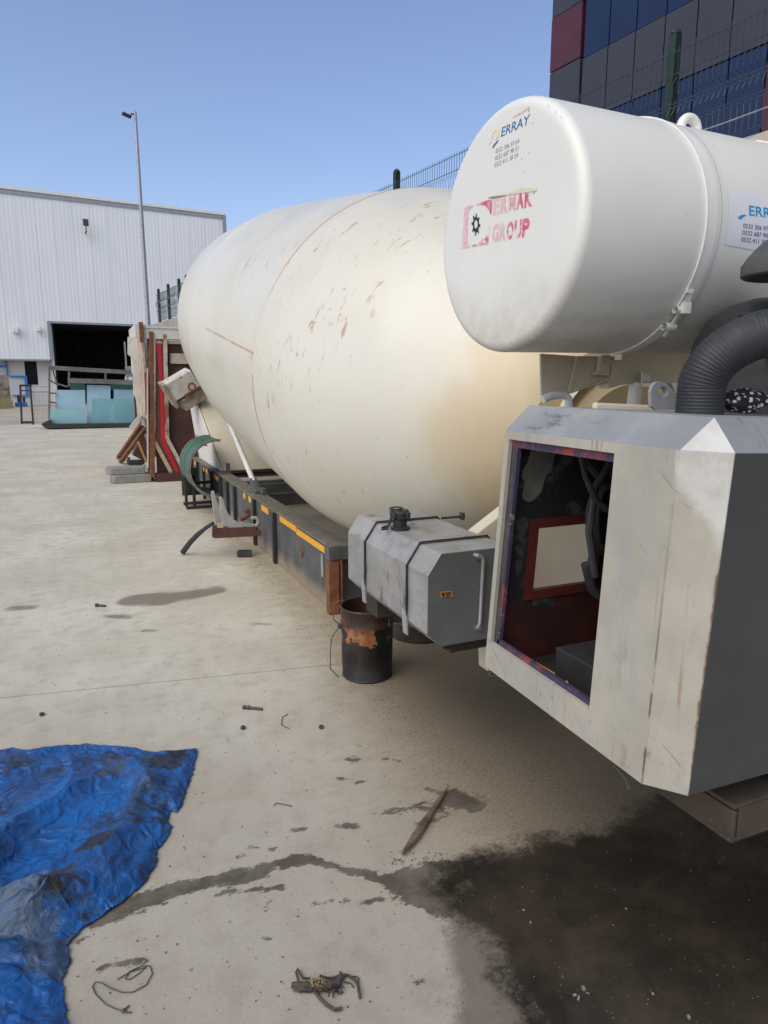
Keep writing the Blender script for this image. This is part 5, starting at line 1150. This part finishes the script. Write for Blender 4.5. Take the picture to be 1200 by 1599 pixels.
for k in range(60):
    x = random.uniform(240, 740); y = random.uniform(340, 480); a = random.uniform(-1.2, 1.2); l = random.uniform(30, 110)
    tube(b, [z4_(x, y, .006), z4_(x+l*.5*math.cos(a), y+l*.5*math.sin(a)*.6, .02*random.random()+.004), z4_(x+l*math.cos(a), y+l*math.sin(a)*.6, .003)], .0012, 4)
part('roots', b, mat('dark root', (.05, .042, .034), (.09, .075, .06), 40, .9), RB, smooth=True)
b = nb()
for k in range(60):
    x = random.uniform(340, 520); y = random.uniform(290, 400); a = random.uniform(.2, 1.1); l = random.uniform(60, 130)
    tube(b, [z4_(x, y, .012), z4_(x+l*.5*math.cos(a), y+l*.5*math.sin(a)*.7, .022+.012*random.random()), z4_(x+l*math.cos(a), y+l*math.sin(a)*.7, .008)], .0016, 4)
part('straw', b, mat('dry straw', (.42, .34, .20), (.26, .20, .10), 60, .9), RB)
# dark bar leaning from the cradle, rubber block
b = nb(); p0_, p1_ = gz(286, 862, .025), gy(333, 817, YC-.1); mid = lerp(p0_, p1_, .5)+V((.0, 0, .03)); 
tube(b, [p0_, lerp(p0_, mid, .5)+V((0, 0, .01)), mid, lerp(mid, p1_, .5)+V((0, 0, .006)), p1_], [.026, .025, .024, .019, .016], 10); tag(obj('steel_bar', b, mat('blue black steel', (.02, .025, .038), (.04, .045, .055), 12, .5), smooth=True, ang=50), 'blue black bent steel bar propped between the ground and the pipe cradle', 'bar')
b = nb(); c_ = gz(382, 864, .03); box(b, c_, (.13, .08, .055), Matrix.Rotation(-.3, 3, 'Z'), .01); tag(obj('rubber_block', b, M['rubber']), 'small black rubber block on the ground beside the frame', 'rubber block')
# twigs
for P_, lb in (([(428, 1258), (432, 1254), (443, 1256), (456, 1259)], 'thin dark twig above the damp streak'), ([(450, 1115), (441, 1120), (440, 1132), (452, 1138)], 'thin crooked twig near the two nuts')):
    b = nb(); tube(b, [gz(x, y, .003) for x, y in P_], .0018, 5); tag(obj('twig', b, M['dsteel']), lb, 'twig')
# loose grit and gravel (uncountable)
b = nb()
def stone(p, r):
    m_ = Matrix.Translation(V((p.x, p.y, r*.4))) @ Matrix.Rotation(random.random()*6, 4, V((random.random(), random.random(), random.random()+.1)).normalized()) @ Matrix.Diagonal((1, random.uniform(.6, .9), random.uniform(.4, .7), 1))
    bmesh.ops.create_icosphere(b, subdivisions=1, radius=r, matrix=m_)
for i in range(300):
    x = random.uniform(700, 1200); y = random.uniform(1270, 1599); stone(gz(x, y), random.choice((.0008, .0010, .0013, .0022)))
for i in range(260): x = random.gauss(715, 22); stone(gz(x, random.uniform(1440, 1599)), random.choice((.0010, .0014, .002)))
for x, y, r_ in ((912, 1545, .009), (918, 1552, .006), (898, 1555, .007), (904, 1560, .008), (1020, 1553, .006), (1076, 1590, .008), (978, 1420, .005), (818, 1422, .006), (829, 1441, .005), (958, 1445, .004)): stone(gz(x, y), r_)
g = obj('gravel', b, mat('pale grit', (.24, .22, .19), (.14, .12, .10), 60, .9)); g['kind'] = 'stuff'; g['label'] = 'fine pale grit scattered over the oily ground'
b = nb()
for i in range(900):
    t_ = random.random(); y = 2.2+random.random()**1.3*7; x = random.gauss(1.38, .09)
    if x < 1.5: stone(V((x, y, 0)), random.choice((.002, .003, .004)))
for i in range(260): stone(gz(random.uniform(0, 650), random.uniform(880, 1599)), random.choice((.0015, .002, .003, .004)))
for i in range(40): stone(gz(random.uniform(610, 700), random.uniform(1330, 1350)), .004)
g = obj('dark_grit', b, mat('dark grit', (.10, .085, .07), (.17, .14, .11), 60, .9)); g['kind'] = 'stuff'; g['label'] = 'dark grit and crumbs along the frame and over the concrete'
